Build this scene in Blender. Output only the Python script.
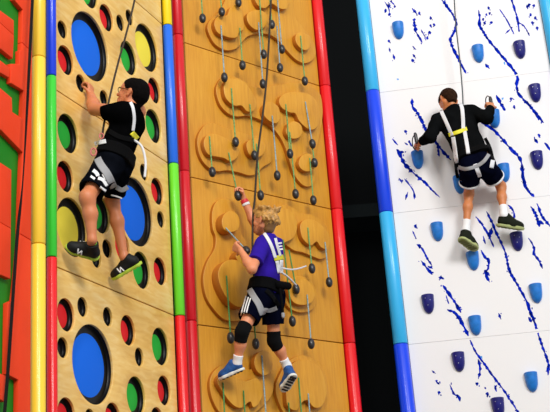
import bpy, bmesh, math, random
import numpy as np
from mathutils import Vector, Matrix
for o in list(bpy.data.objects): bpy.data.objects.remove(o)
SC=bpy.context.scene; COL=SC.collection
PI=math.pi
# ---------------------------------------------------------------- camera, light, exposure
cam=bpy.data.objects.new('camera',bpy.data.cameras.new('camera')); COL.objects.link(cam)
cam.data.sensor_fit='HORIZONTAL'; cam.data.sensor_width=36; cam.data.lens=1110.85/550*36
_R=(0.9971801,0.0255734,-0.0705539); _U=(0.07504566,-0.33981021,0.93749516); _F=(0,0.94014628,0.34077116)
cam.matrix_world=Matrix(((_R[0],_U[0],-_F[0],0),(_R[1],_U[1],-_F[1],0),(_R[2],_U[2],-_F[2],1.6),(0,0,0,1)))
SC.camera=cam
W=bpy.data.worlds.new('hall_light'); SC.world=W; W.use_nodes=True
W.node_tree.nodes['Background'].inputs[0].default_value=(.98,.985,1,1)
W.node_tree.nodes['Background'].inputs[1].default_value=.5
def area(name,loc,target,sx,sy,power,col=(1,1,1)):
    l=bpy.data.lights.new(name,'AREA'); l.shape='RECTANGLE'; l.size=sx; l.size_y=sy; l.energy=power; l.color=col
    o=bpy.data.objects.new(name,l); COL.objects.link(o); o.location=loc
    d=Vector(target)-Vector(loc); o.rotation_euler=d.to_track_quat('-Z','Y').to_euler(); return o
area('hall_skylight',(7,-7,12),(.2,8.2,4.2),5,4,1500,(1,.98,.96))
area('hall_lamp_bank',(-.5,-3,11),(.3,8.6,4.0),1.2,5.0,420,(1,.98,.95))
SC.view_settings.view_transform='Standard'; SC.view_settings.look='None'; SC.view_settings.gamma=1
SC.view_settings.exposure=0.32
# ---------------------------------------------------------------- measured data (wall coordinates u,z and world points, metres)
ISL={'I1':[(0.242,6.134),(0.211,6.057),(0.233,5.984),(0.288,5.92),(0.391,5.902),(0.501,5.95),(0.569,6.029),(0.637,6.104),(0.752,6.166),(0.883,6.192),(0.978,6.164),(1.07,6.092),(1.165,6.034),(1.265,6.028),(1.364,6.09),(1.413,6.19),(1.38,6.297),(1.27,6.394),(1.192,6.472),(1.19,6.618),(1.172,6.79),(0.94,6.828),(0.603,6.683),(0.479,6.499),(0.356,6.265)],'I2':[(0.278,5.564),(0.264,5.483),(0.295,5.389),(0.365,5.334),(0.453,5.325),(0.576,5.359),(0.698,5.357),(0.819,5.32),(0.907,5.249),(0.961,5.156),(0.997,5.033),(1.035,4.938),(1.108,4.869),(1.188,4.864),(1.253,4.916),(1.283,5.014),(1.292,5.148),(1.334,5.292),(1.405,5.499),(1.429,5.643),(1.41,5.778),(1.291,5.817),(1.122,5.8),(0.886,5.711),(0.691,5.646),(0.509,5.678),(0.358,5.658)],'I3':[(0.129,5.172),(0.061,5.07),(0.05,4.969),(0.078,4.878),(0.144,4.819),(0.228,4.805),(0.33,4.833),(0.446,4.839),(0.549,4.835),(0.633,4.869),(0.692,4.932),(0.791,5.003),(0.822,5.074),(0.803,5.147),(0.716,5.206),(0.593,5.19),(0.443,5.195),(0.297,5.199),(0.211,5.209)],'I4':[(0.188,4.532),(0.155,4.444),(0.153,4.326),(0.176,4.26),(0.159,4.165),(0.09,4.064),(0.049,3.968),(0.039,3.877),(0.059,3.779),(0.108,3.708),(0.198,3.634),(0.306,3.624),(0.419,3.654),(0.524,3.733),(0.563,3.852),(0.547,4.013),(0.517,4.173),(0.467,4.271),(0.403,4.368),(0.383,4.484),(0.374,4.566),(0.319,4.587),(0.247,4.579)],'I5':[(0.76,4.354),(0.842,4.325),(0.96,4.275),(1.053,4.272),(1.177,4.251),(1.256,4.245),(1.326,4.288),(1.372,4.401),(1.34,4.548),(1.217,4.617),(1.088,4.607),(0.966,4.648),(0.841,4.638),(0.743,4.571),(0.717,4.444)],'I6':[(0.821,3.937),(0.846,3.989),(0.924,4.045),(1.032,4.068),(1.125,4.034),(1.164,3.948),(1.148,3.855),(1.088,3.795),(0.98,3.766),(0.878,3.783),(0.822,3.84)],'I7':[(0.221,3.296),(0.147,3.273),(0.075,3.21),(0.048,3.124),(0.07,3.021),(0.135,2.931),(0.258,2.886),(0.41,2.935),(0.526,3.005),(0.626,3.098),(0.655,3.198),(0.693,3.301),(0.658,3.387),(0.54,3.344),(0.423,3.269),(0.316,3.314)],'I8':[(0.709,3.246),(0.665,3.144),(0.689,3.036),(0.76,2.942),(0.902,2.906),(1.085,2.948),(1.176,3.076),(1.197,3.26),(1.118,3.38),(0.971,3.425),(0.816,3.367)]}
BLOB=[('I1',[(0.26,6.123),(0.247,6.065),(0.276,6.007),(0.35,5.997),(0.417,6.001),(0.479,6.027),(0.505,6.081),(0.554,6.123),(0.56,6.202),(0.545,6.294),(0.486,6.331),(0.421,6.282),(0.385,6.203),(0.308,6.173)]),('I1',[(0.6,6.27),(0.615,6.192),(0.691,6.159),(0.775,6.204),(0.83,6.285),(0.82,6.353),(0.747,6.366),(0.658,6.33)]),('I1',[(0.694,6.496),(0.728,6.408),(0.808,6.403),(0.889,6.474),(0.976,6.456),(1.062,6.484),(1.096,6.599),(1.029,6.665),(0.862,6.653),(0.744,6.598)]),('I1',[(1.138,6.237),(1.141,6.167),(1.194,6.126),(1.263,6.137),(1.311,6.208),(1.302,6.28),(1.235,6.295),(1.176,6.277)]),('I2',[(0.303,5.51),(0.324,5.427),(0.4,5.388),(0.476,5.406),(0.533,5.369),(0.602,5.393),(0.635,5.464),(0.608,5.544),(0.514,5.633),(0.388,5.625),(0.326,5.583)]),('I2',[(0.7,5.428),(0.716,5.369),(0.776,5.336),(0.838,5.338),(0.881,5.393),(0.874,5.492),(0.792,5.519),(0.726,5.482)]),('I2',[(0.887,5.554),(0.91,5.495),(0.994,5.473),(1.059,5.478),(1.101,5.413),(1.195,5.368),(1.281,5.396),(1.332,5.495),(1.322,5.644),(1.231,5.703),(1.046,5.675),(0.928,5.618)]),('I2',[(0.936,5.3),(0.95,5.251),(1.009,5.238),(1.083,5.268),(1.122,5.33),(1.109,5.388),(1.042,5.404),(0.971,5.366)]),('I2',[(1.049,5.032),(1.067,4.984),(1.13,4.97),(1.205,5.001),(1.244,5.062),(1.231,5.123),(1.161,5.139),(1.085,5.097)]),('I3',[(0.079,4.95),(0.115,4.902),(0.194,4.902),(0.265,4.905),(0.33,4.892),(0.403,4.947),(0.42,5.02),(0.319,5.073),(0.192,5.093),(0.114,5.068),(0.077,5.011)]),('I3',[(0.502,5.081),(0.519,4.996),(0.592,4.979),(0.672,5.029),(0.7,5.107),(0.646,5.151),(0.56,5.137)]),('I4',[(0.178,4.362),(0.191,4.303),(0.248,4.285),(0.32,4.315),(0.35,4.377),(0.335,4.44),(0.269,4.46),(0.205,4.422)]),('I4',[(0.126,3.98),(0.116,3.9),(0.148,3.815),(0.205,3.744),(0.285,3.709),(0.378,3.73),(0.424,3.826),(0.424,3.963),(0.365,4.047),(0.283,4.073),(0.191,4.05)]),('I4',[(0.291,4.106),(0.319,4.059),(0.385,4.041),(0.456,4.084),(0.461,4.15),(0.404,4.183),(0.331,4.158)]),('I5',[(1.006,4.444),(1.026,4.366),(1.106,4.324),(1.174,4.367),(1.218,4.326),(1.288,4.322),(1.323,4.403),(1.3,4.48),(1.194,4.543),(1.089,4.546),(1.021,4.504)]),('I5',[(0.754,4.282),(0.841,4.312),(0.933,4.371),(0.976,4.489),(0.914,4.59),(0.806,4.586),(0.739,4.51),(0.719,4.361)]),('I6',[(0.83,3.921),(0.856,3.973),(0.922,4.015),(1.018,4.027),(1.088,3.979),(1.101,3.906),(1.051,3.839),(0.954,3.811),(0.872,3.822),(0.84,3.866)]),('I7',[(0.081,3.147),(0.133,3.066),(0.207,2.992),(0.285,2.971),(0.37,3.022),(0.399,2.982),(0.456,3.017),(0.506,3.116),(0.444,3.198),(0.332,3.169),(0.227,3.204),(0.121,3.206)]),('I7',[(0.434,3.317),(0.454,3.253),(0.516,3.225),(0.583,3.252),(0.611,3.32),(0.595,3.397),(0.532,3.413),(0.464,3.379)]),('I8',[(0.721,3.054),(0.742,3.001),(0.815,2.983),(0.88,3.048),(0.935,3.064),(0.995,3.015),(1.077,3.03),(1.135,3.135),(1.115,3.281),(1.053,3.352),(0.935,3.381),(0.812,3.337),(0.743,3.22)])]
ROPES=[(0.137,6.315,0.103,6.07),(0.333,6.394,0.305,6.193),(0.521,6.583,0.489,6.339),(0.323,6.078,0.29,5.595),(0.523,6.118,0.487,5.758),(0.765,6.501,0.726,5.927),(0.736,6.233,0.692,5.645),(0.88,6.518,0.843,6.243),(0.969,6.547,0.934,6.034),(0.942,6.262,0.896,5.848),(1.207,6.249,1.169,5.798),(0.386,5.531,0.363,5.052),(0.568,5.435,0.548,4.978),(0.804,5.389,0.772,4.852),(0.967,5.535,0.93,5.076),(1.17,5.613,1.193,5.222),(0.981,5.286,0.955,4.73),(1.209,5.392,1.197,5.052),(1.19,5.096,1.146,4.71),(0.613,5.099,0.582,4.647),(0.137,5.055,0.115,4.749),(1.096,4.469,1.065,4.117),(1.274,4.373,1.241,4.027),(0.8,4.323,0.813,3.66),(0.847,4.245,0.879,3.925),(1.031,3.899,0.989,3.501),(0.197,3.933,0.171,3.459),(0.467,3.792,0.433,3.448),(0.521,3.369,0.485,2.89),(0.144,3.141,0.103,2.732),(0.326,3.096,0.289,2.704),(0.87,3.23,0.832,2.833),(0.959,3.114,0.914,2.763),(0.754,3.034,0.708,2.683)]
ICE=[(0.231,6.473,0),(0.908,6.137,0),(0.261,5.198,0),(0.962,5.494,0),(0.975,4.984,0),(0.589,4.926,0),(0.351,4.526,0),(0.615,4.238,0),(1.086,3.904,0),(0.561,3.688,0),(0.943,3.184,0),(1.273,6.123,1),(1.343,5.687,1),(1.267,5.062,1),(0.996,4.363,1),(0.201,3.909,1),(0.389,3.403,1),(0.653,3.006,1)]
CRACKS=[(0.0086,[(0.658,6.717),(0.694,6.644),(0.729,6.57),(0.754,6.482),(0.748,6.432),(0.73,6.385),(0.701,6.339),(0.682,6.308),(0.692,6.224),(0.713,6.154),(0.73,6.103),(0.75,6.034),(0.777,5.949)]),(0.0086,[(0.966,6.568),(0.969,6.483),(0.955,6.418),(0.98,6.347),(1.012,6.259),(1.071,6.152),(1.128,6.045),(1.185,5.939),(1.216,5.854),(1.198,5.792),(1.196,5.712),(1.228,5.644),(1.286,5.557),(1.37,5.399)]),(0.0043,[(1.154,6.546),(1.187,6.467),(1.218,6.378),(1.247,6.274)]),(0.0063,[(1.27,6.64),(1.284,6.536),(1.297,6.416),(1.293,6.29)]),(0.0046,[(1.28,6.402),(1.344,6.342),(1.378,6.238)]),(0.0046,[(1.221,6.334),(1.168,6.289)]),(0.0068,[(0.378,6.675),(0.42,6.6)]),(0.01,[(0.381,6.538),(0.385,6.419)]),(0.0057,[(0.381,6.437),(0.432,6.312)]),(0.0071,[(0.341,6.292),(0.365,6.248)]),(0.0057,[(0.332,6.21),(0.356,6.164)]),(0.0057,[(0.433,6.446),(0.467,6.357)]),(0.0068,[(0.129,6.306),(0.135,6.255)]),(0.0074,[(0.157,6.236),(0.165,6.178)]),(0.0051,[(0.139,6.781),(0.175,6.689)]),(0.0051,[(0.199,6.771),(0.23,6.722)]),(0.0051,[(0.167,6.759),(0.171,6.649)]),(0.0086,[(0.957,6.021),(0.985,5.968)]),(0.0086,[(0.277,5.776),(0.274,5.697),(0.309,5.628),(0.337,5.544),(0.362,5.462),(0.399,5.404),(0.445,5.31),(0.491,5.226),(0.544,5.148)]),(0.0057,[(0.445,5.31),(0.448,5.192)]),(0.0086,[(1.009,5.707),(1.029,5.64),(1.05,5.59),(1.064,5.547)]),(0.0046,[(1.132,5.664),(1.157,5.641)]),(0.0086,[(0.816,5.543),(0.862,5.458),(0.937,5.385),(0.996,5.299),(1.064,5.182),(1.122,5.098),(1.136,5.005),(1.128,4.915),(1.137,4.824),(1.169,4.76),(1.204,4.717)]),(0.0091,[(1.13,5.021),(1.128,4.915),(1.139,4.815)]),(0.0057,[(0.063,5.414),(0.105,5.345)]),(0.0103,[(0.092,5.31),(0.115,5.251),(0.142,5.163),(0.204,5.078)]),(0.008,[(0.142,5.163),(0.204,5.078),(0.292,4.975),(0.352,4.892),(0.408,4.816)]),(0.0086,[(0.09,5.285),(0.151,5.271)]),(0.0051,[(0.08,5.039),(0.104,4.993)]),(0.0057,[(0.127,5.027),(0.175,4.944),(0.196,4.881),(0.19,4.827)]),(0.0057,[(0.142,4.903),(0.114,4.831)]),(0.0071,[(0.208,5.373),(0.225,5.317)]),(0.0043,[(0.164,5.363),(0.193,5.334)]),(0.0086,[(1.271,5.263),(1.296,5.207)]),(0.0114,[(1.355,5.206),(1.389,5.124)]),(0.0046,[(0.144,4.545),(0.164,4.475)]),(0.0057,[(0.164,4.425),(0.208,4.376),(0.233,4.3),(0.272,4.217)]),(0.008,[(0.183,4.277),(0.229,4.199),(0.264,4.143)]),(0.0068,[(0.232,4.222),(0.275,4.194)]),(0.0057,[(0.323,4.117),(0.356,4.093)]),(0.008,[(0.339,4.044),(0.379,3.968),(0.422,3.879),(0.46,3.791)]),(0.0057,[(0.356,3.957),(0.368,3.876)]),(0.0097,[(0.348,3.83),(0.412,3.795),(0.454,3.707),(0.493,3.592)]),(0.0063,[(0.493,3.592),(0.53,3.465),(0.583,3.365),(0.635,3.266),(0.698,3.153),(0.75,3.055),(0.819,2.905)]),(0.0074,[(0.547,3.396),(0.552,3.314),(0.526,3.231)]),(0.0057,[(0.649,3.171),(0.657,3.117)]),(0.0043,[(0.569,3.165),(0.575,3.146)]),(0.0046,[(0.575,3.109),(0.592,3.097)]),(0.0057,[(0.686,4.613),(0.737,4.518),(0.777,4.411),(0.8,4.321)]),(0.0074,[(0.781,4.646),(0.81,4.554),(0.837,4.448),(0.865,4.357),(0.89,4.239),(0.898,4.109),(0.947,3.976),(0.995,3.845),(1.02,3.744),(1.042,3.626)]),(0.0068,[(0.996,3.799),(1.034,3.659),(1.051,3.561),(1.068,3.451),(1.091,3.341),(1.1,3.246)]),(0.0103,[(0.997,3.699),(1.012,3.653)]),(0.0103,[(1.088,3.287),(1.081,3.208)]),(0.0114,[(0.808,4.495),(0.767,4.398)]),(0.0051,[(0.725,4.432),(0.734,4.358)]),(0.0074,[(0.69,4.311),(0.714,4.245),(0.742,4.213),(0.727,4.143),(0.701,4.111),(0.725,4.023)]),(0.0086,[(0.704,4.131),(0.732,4.079)]),(0.0057,[(0.966,4.683),(1,4.634),(1.004,4.569),(0.959,4.536)]),(0.0091,[(1.152,4.645),(1.182,4.568),(1.198,4.457)]),(0.0086,[(1.209,4.662),(1.233,4.547),(1.284,4.453)]),(0.0114,[(1.178,4.524),(1.236,4.476)]),(0.0068,[(1.097,4.365),(1.126,4.283),(1.118,4.227),(1.149,4.166),(1.17,4.092)]),(0.0068,[(1.226,5.629),(1.286,5.557),(1.328,5.457),(1.374,5.389)]),(0.0057,[(0.163,3.339),(0.191,3.31)]),(0.0063,[(0.18,3.257),(0.212,3.219)]),(0.0068,[(0.294,3.211),(0.316,3.137),(0.352,3.107),(0.36,3.066)]),(0.0068,[(0.761,3.758),(0.774,3.702)])]
SPECKS=[(0.199,6.771),(0.223,6.716),(0.173,6.731),(0.139,6.688),(0.17,6.639),(0.534,6.549),(0.525,6.473),(0.555,6.478),(0.507,6.401),(0.481,6.355),(0.136,6.372),(0.324,6.145),(1.401,6.535),(1.459,6.533),(1.418,6.448),(1.455,6.409),(1.455,6.309),(1.418,6.549),(1.423,6.364),(1.031,6.507),(1.062,6.519),(1.064,6.425),(1.006,6.427),(0.996,6.462),(1.06,6.57),(0.437,6.615),(0.385,6.555),(0.184,5.464),(0.207,5.363),(1.315,5.279),(1.148,5.576),(1.13,5.648),(0.176,4.585),(0.184,4.408),(0.329,4.113),(0.199,3.153),(0.582,3.103),(0.513,3.197)]
CYAN=[(0.173,5.979),(1.122,6.003),(1.061,5.667),(0.575,3.406)]
MAZE={'frame':[(1.043,5.27),(0.823,5.011),(0.83,4.95),(0.928,4.938),(0.921,4.675),(0.895,4.657),(0.897,4.575),(0.799,4.529),(0.801,4.413),(0.947,4.43),(0.938,4.253),(0.821,4.246),(0.814,4.328),(0.591,4.335),(0.599,4.089),(0.702,4.091),(0.941,4.052),(0.923,3.768),(0.916,3.538),(0.892,3.365),(0.859,3.194),(0.798,3.164),(0.796,2.797),(0.913,2.787),(0.906,2.558),(1.025,2.574),(1.034,3.237)],'b1':[(0.597,4.786),(0.683,4.8),(0.827,4.816),(0.829,4.693),(0.82,4.57),(0.689,4.568),(0.604,4.562)],'b2':[(0.626,3.89),(0.707,3.903),(0.818,3.904),(0.82,3.537),(0.82,3.297),(0.724,3.293),(0.645,3.294)],'b3':[(0.66,2.794),(0.737,2.787),(0.787,2.786),(0.78,2.655),(0.741,2.659),(0.664,2.667)],'b4':[(0.607,4.485),(0.691,4.496),(0.788,4.499),(0.784,4.436),(0.693,4.424),(0.609,4.415)]}
HOLES=[(0.393,5.636,'g'),(0.614,5.533,'r'),(0.076,5.182,'k'),(0.401,5.211,'b'),(0.11,4.978,'r'),(0.801,5.583,'k'),(0.933,5.692,'k'),(1.169,5.555,'y'),(0.901,5.35,'g'),(0.281,4.886,'k'),(0.564,4.89,'k'),(1.261,5.243,'r'),(1.229,4.944,'g'),(0.13,4.475,'g'),(0.098,4.175,'r'),(0.145,3.867,'y'),(0.489,4.047,'g'),(0.943,4.199,'b'),(1.251,4.445,'r'),(1.069,4.53,'k'),(1.288,4.243,'k'),(0.561,3.834,'k'),(0.752,3.899,'r'),(0.99,3.796,'g'),(1.248,3.851,'r'),(0.434,3.736,'k'),(0.095,3.303,'r'),(0.271,3.388,'k'),(0.554,3.386,'k'),(0.794,3.345,'r'),(1.214,3.315,'g'),(0.059,3.101,'k'),(0.38,3.057,'b'),(0.928,3.194,'k'),(0.874,2.93,'g'),(1.242,3.021,'r'),(0.091,2.718,'r'),(0.59,2.754,'r'),(0.334,2.723,'k'),(1.135,2.796,'r')]
JB={'head':(-0.841,6.33,4.712),'neck':(-0.855,6.32,4.601),'pelv':(-0.975,6.32,4.258),'shL':(-0.895,6.2,4.529),'elL':(-1.091,6.36,4.646),'haL':(-1.136,6.5,4.815),'shR':(-0.829,6.46,4.657),'elR':(-0.898,6.62,4.657),'haR':(-0.958,6.73,4.756),'hipL':(-1.002,6.25,4.205),'hipR':(-0.957,6.4,4.276),'knL':(-1.1,6.12,3.963),'anL':(-1.084,6.16,3.707),'toL':(-1.249,6.22,3.696),'heL':(-1.079,6.29,3.636),'knR':(-1.03,6.6,4.122),'anR':(-0.969,6.64,3.743),'toR':(-1.054,6.72,3.622),'heR':(-0.866,6.66,3.695)}
JC={'head':(-0.082,7.76,4.301),'neck':(-0.061,7.79,4.192),'pelv':(-0.129,7.78,3.728),'shL':(-0.116,7.67,4.076),'elL':(-0.195,7.5,3.861),'haL':(-0.267,7.58,4.025),'shR':(-0.02,7.89,4.175),'elR':(-0.15,8.03,4.335),'haR':(-0.237,7.98,4.569),'hipL':(-0.172,7.72,3.7),'hipR':(-0.072,7.86,3.745),'knL':(-0.298,7.64,3.448),'anL':(-0.351,7.74,3.245),'toL':(-0.481,7.8,3.152),'heL':(-0.311,7.74,3.199),'knR':(-0.081,7.95,3.438),'anR':(-0,8.06,3.27),'toR':(-0.044,8.1,3.089),'heR':(0.045,7.97,3.175)}
JD={'head':(1.554,8.727,5.608),'neck':(1.588,8.702,5.485),'pelv':(1.7,8.608,4.948),'shL':(1.446,8.719,5.429),'elL':(1.341,8.601,5.228),'haL':(1.288,8.789,5.267),'shR':(1.729,8.686,5.466),'elR':(1.83,8.563,5.345),'haR':(1.911,8.714,5.511),'hipL':(1.64,8.616,4.929),'hipR':(1.763,8.601,4.931),'knL':(1.642,8.827,4.785),'anL':(1.571,8.805,4.453),'toL':(1.636,8.833,4.281),'heL':(1.509,8.752,4.352),'knR':(1.914,8.804,4.818),'anR':(1.886,8.727,4.533),'toR':(2.036,8.78,4.407),'heR':(1.827,8.744,4.447)}
STRAPS={'D':[('shoulder_strap',0.031,'w',[(1.462,8.6,5.467),(1.47,8.6,5.429),(1.494,8.6,5.344),(1.525,8.6,5.222)]),('shoulder_strap',0.031,'w',[(1.63,8.6,5.518),(1.641,8.6,5.471),(1.637,8.6,5.378),(1.627,8.6,5.277)]),('sternum_patch',0.032,'y',[(1.497,8.6,5.231),(1.579,8.6,5.254),(1.659,8.6,5.279)]),('shoulder_strap',0.034,'w',[(1.532,8.6,5.212),(1.533,8.6,5.121),(1.532,8.6,4.976)]),('shoulder_strap',0.031,'w',[(1.635,8.6,5.258),(1.639,8.6,5.157),(1.64,8.6,5.048)]),('leg_loop',0.03,'g',[(1.539,8.6,4.939),(1.603,8.6,4.916),(1.695,8.6,4.936),(1.761,8.6,4.975),(1.811,8.6,5.034)]),('leg_loop',0.034,'w',[(1.683,8.6,4.955),(1.694,8.6,4.909),(1.709,8.6,4.836)]),('leg_loop',0.034,'w',[(1.836,8.6,4.978),(1.814,8.6,4.908)]),('side_strap',0.028,'k',[(1.797,8.6,5.181),(1.826,8.6,5.088),(1.836,8.6,4.978)]),('side_strap',0.025,'k',[(1.524,8.6,4.986),(1.521,8.6,4.896),(1.527,8.6,4.842)])],'C':[('shoulder_strap',0.024,'w',[(-0.094,7.6,4.154),(-0.068,7.6,4.107),(-0.044,7.6,4.044),(-0.024,7.6,3.96)]),('shoulder_strap',0.02,'w',[(-0.014,7.6,4.11),(-0.004,7.6,4.049),(0.012,7.6,3.972)]),('sternum_patch',0.036,'y',[(-0.035,7.6,3.955),(0.033,7.6,3.963)]),('shoulder_strap',0.026,'w',[(-0.015,7.6,3.937),(-0.004,7.6,3.846)]),('shoulder_strap',0.026,'w',[(0.017,7.6,3.941),(0.01,7.6,3.845)]),('leg_loop',0.045,'g',[(-0.228,7.6,3.745),(-0.196,7.6,3.684),(-0.165,7.6,3.626),(-0.142,7.6,3.549)]),('leg_loop',0.03,'g',[(-0.132,7.6,3.584),(-0.09,7.6,3.577),(-0.04,7.6,3.592)]),('side_strap',0.03,'k',[(-0.108,7.6,3.729),(-0.062,7.6,3.674),(-0.025,7.6,3.605)]),('back',0.012,'w2',[(-0.006,7.6,4.068),(0.03,7.6,4.069)]),('back',0.01,'w2',[(0.003,7.6,4.044),(0.032,7.6,4.046)]),('back',0.012,'w2',[(0.005,7.6,4.021),(0.034,7.6,4.023)]),('stripe',0.009,'w2',[(-0.251,7.6,3.696),(-0.277,7.6,3.625),(-0.299,7.6,3.554)]),('stripe',0.009,'w2',[(-0.236,7.6,3.687),(-0.262,7.6,3.616),(-0.283,7.6,3.545)]),('stripe',0.009,'w2',[(-0.221,7.6,3.679),(-0.247,7.6,3.608),(-0.267,7.6,3.537)])],'B':[('shoulder_strap',0.019,'w',[(-0.841,6.2,4.599),(-0.826,6.2,4.557),(-0.82,6.2,4.482),(-0.83,6.2,4.402)]),('sternum_patch',0.032,'y',[(-0.837,6.2,4.393),(-0.804,6.2,4.347)]),('leg_loop',0.046,'g',[(-1.053,6.2,4.242),(-1.03,6.2,4.194),(-0.992,6.2,4.132),(-0.954,6.2,4.039)]),('leg_loop',0.03,'g',[(-0.942,6.2,4.044),(-0.907,6.2,4.022),(-0.87,6.2,4.038)]),('shoulder_strap',0.026,'w',[(-1.067,6.2,4.335),(-1.033,6.2,4.344),(-0.997,6.2,4.349)]),('waist_tie',0.03,'k',[(-0.977,6.2,4.414),(-0.911,6.2,4.369),(-0.826,6.2,4.342)]),('print',0.022,'w2',[(-1.079,6.2,4.165),(-1.058,6.2,4.144),(-1.049,6.2,4.124)]),('print',0.02,'w2',[(-1.049,6.2,4.111),(-1.02,6.2,4.096),(-0.996,6.2,4.055)]),('print',0.014,'w2',[(-1.094,6.2,4.128),(-1.068,6.2,4.106)]),('print',0.014,'w2',[(-1.019,6.2,4.134),(-1.001,6.2,4.094)]),('print',0.014,'w2',[(-1.038,6.2,4.052),(-1.003,6.2,4.023)]),('print2',0.01,'w2',[(-0.973,6.2,3.995),(-0.938,6.2,3.983),(-0.908,6.2,3.968)])]}
RP={'B':[(-0.856,6.75,5.787),(-0.86,6.7,5.614),(-0.918,6.6,5.27),(-0.955,6.52,5.054),(-0.998,6.42,4.769),(-1.03,6.3,4.47),(-1.019,6.22,4.313)],'C':[(0.114,7.9,6.423),(0.093,7.9,6.238),(0.016,7.88,5.574),(-0.045,7.86,5.189),(-0.104,7.84,4.857),(-0.148,7.82,4.498),(-0.165,7.8,4.393),(-0.186,7.75,4.119),(-0.19,7.7,3.853)],'D':[(1.749,8.72,6.783),(1.73,8.72,6.579),(1.716,8.74,6.329),(1.71,8.76,5.984),(1.698,8.8,5.655),(1.679,8.84,5.484)],'M':[(-1.305,5.6,5.172),(-1.305,5.58,4.993),(-1.328,5.5,3.935),(-1.357,5.48,3.506),(-1.381,5.42,2.808),(-1.397,5.4,2.51)],'BL':[(-0.839,6.3,4.386),(-0.789,6.28,4.327),(-0.77,6.28,4.225),(-0.778,6.28,4.127)],'CL':[(0.007,7.72,3.888),(0.056,7.8,3.87),(0.111,7.95,3.848)],'CM':[(0.017,7.7,3.912),(0.082,7.8,3.925),(0.146,8.1,4.018),(0.206,8.33,4.102)],'CK':[(-0.009,7.7,3.756),(-0.002,7.68,3.646),(-0.001,7.68,3.566)],'CB':[(-0.387,7.9,4.326),(-0.339,7.75,4.203),(-0.231,7.6,4.036)]}
BALLR=np.array((-0.278,7.96,4.593))
HELD=((-0.328,7.975,4.958),(-0.278,7.96,4.593))
RINGB=[(-1.074,6.2,4.283),(-1.027,6.22,4.394)]
POUCH=[(-0.014,7.72,3.792),(0.05,7.74,3.785)]
TOOLL=[(1.253,8.793,5.258),(1.247,8.793,5.357),[(1.25,8.854,5.369),(1.228,8.856,5.329),(1.223,8.857,5.264),(1.238,8.855,5.225)]]
TOOLR=[(1.929,8.762,5.523),(1.928,8.773,5.633),[(1.927,8.773,5.628),(1.908,8.775,5.645),(1.89,8.777,5.619),(1.886,8.778,5.571),(1.903,8.776,5.545),(1.926,8.773,5.528)]]
MAZE_TWIST=lambda t: .2+1.35*math.exp(-((t-.42)/.13)**2)

# ---------------------------------------------------------------- helpers
def lin(c): return tuple((v/255/12.92 if v/255<=.04045 else ((v/255+.055)/1.055)**2.4) for v in c)
def mat(name,col,rough=.5,coat=0,noise=None,bump=0,spec=.5):
    m=bpy.data.materials.new(name); m.use_nodes=True; nt=m.node_tree; b=nt.nodes['Principled BSDF']
    c=lin(col); b.inputs['Base Color'].default_value=(*c,1); b.inputs['Roughness'].default_value=rough
    b.inputs['Coat Weight'].default_value=coat; b.inputs['Coat Roughness'].default_value=.12; b.inputs['Specular IOR Level'].default_value=spec
    if noise:
        sc,amt,stretch=noise
        tc=nt.nodes.new('ShaderNodeTexCoord'); mp=nt.nodes.new('ShaderNodeMapping'); mp.inputs['Scale'].default_value=stretch
        n=nt.nodes.new('ShaderNodeTexNoise'); n.inputs['Scale'].default_value=sc; n.inputs['Detail'].default_value=5
        r=nt.nodes.new('ShaderNodeValToRGB')
        r.color_ramp.elements[0].position=.3; r.color_ramp.elements[1].position=.7
        r.color_ramp.elements[0].color=(*[v*(1-amt) for v in c],1); r.color_ramp.elements[1].color=(*[min(1,v*(1+amt)) for v in c],1)
        nt.links.new(tc.outputs['Object'],mp.inputs[0]); nt.links.new(mp.outputs[0],n.inputs['Vector'])
        nt.links.new(n.outputs[0],r.inputs[0]); nt.links.new(r.outputs[0],b.inputs['Base Color'])
        if bump:
            bp=nt.nodes.new('ShaderNodeBump'); bp.inputs['Strength'].default_value=bump; bp.inputs['Distance'].default_value=.004
            nt.links.new(n.outputs[0],bp.inputs['Height']); nt.links.new(bp.outputs[0],b.inputs['Normal'])
    return m
def wood(name,c0,c1,c2,stretch,patch,rough,coat=.15):
    # grain streaks plus broad tonal patches of the veneer
    m=bpy.data.materials.new(name); m.use_nodes=True; nt=m.node_tree; b=nt.nodes['Principled BSDF']; N=nt.nodes.new; L=nt.links.new
    tc=N('ShaderNodeTexCoord'); mp=N('ShaderNodeMapping'); mp.inputs['Scale'].default_value=stretch
    g=N('ShaderNodeTexNoise'); g.inputs['Scale'].default_value=6; g.inputs['Detail'].default_value=6; g.inputs['Distortion'].default_value=.6
    p=N('ShaderNodeTexNoise'); p.inputs['Scale'].default_value=patch; p.inputs['Detail'].default_value=2
    r=N('ShaderNodeValToRGB'); e=r.color_ramp.elements
    e[0].position=.3; e[0].color=(*lin(c0),1); e[1].position=.72; e[1].color=(*lin(c2),1)
    k=e.new(.5); k.color=(*lin(c1),1)
    mx=N('ShaderNodeMix'); mx.data_type='FLOAT'; mx.inputs[0].default_value=.45
    L(tc.outputs['Object'],mp.inputs[0]); L(mp.outputs[0],g.inputs['Vector']); L(tc.outputs['Object'],p.inputs['Vector'])
    L(g.outputs[0],mx.inputs[2]); L(p.outputs[0],mx.inputs[3]); L(mx.outputs[0],r.inputs[0]); L(r.outputs[0],b.inputs['Base Color'])
    b.inputs['Roughness'].default_value=rough; b.inputs['Coat Weight'].default_value=coat; b.inputs['Coat Roughness'].default_value=.2
    return m
M={}
M['ply']=wood('plywood',(218,164,70),(235,190,102),(246,214,144),(1.2,3,5),2.2,.42)
M['amber']=wood('amber_board',(190,124,16),(205,142,28),(216,158,44),(9,3,.7),1.6,.5,.1)
M['amber_knob']=wood('amber_knob',(194,128,20),(209,146,32),(220,162,48),(9,3,.9),2.0,.5,.1)
M['ply_edge']=wood('amber_edge',(170,100,16),(186,112,20),(200,124,28),(1,14,1),3,.55,0)
M['white_panel']=mat('white_panel',(235,234,234),.55,0,spec=.2)
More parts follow.
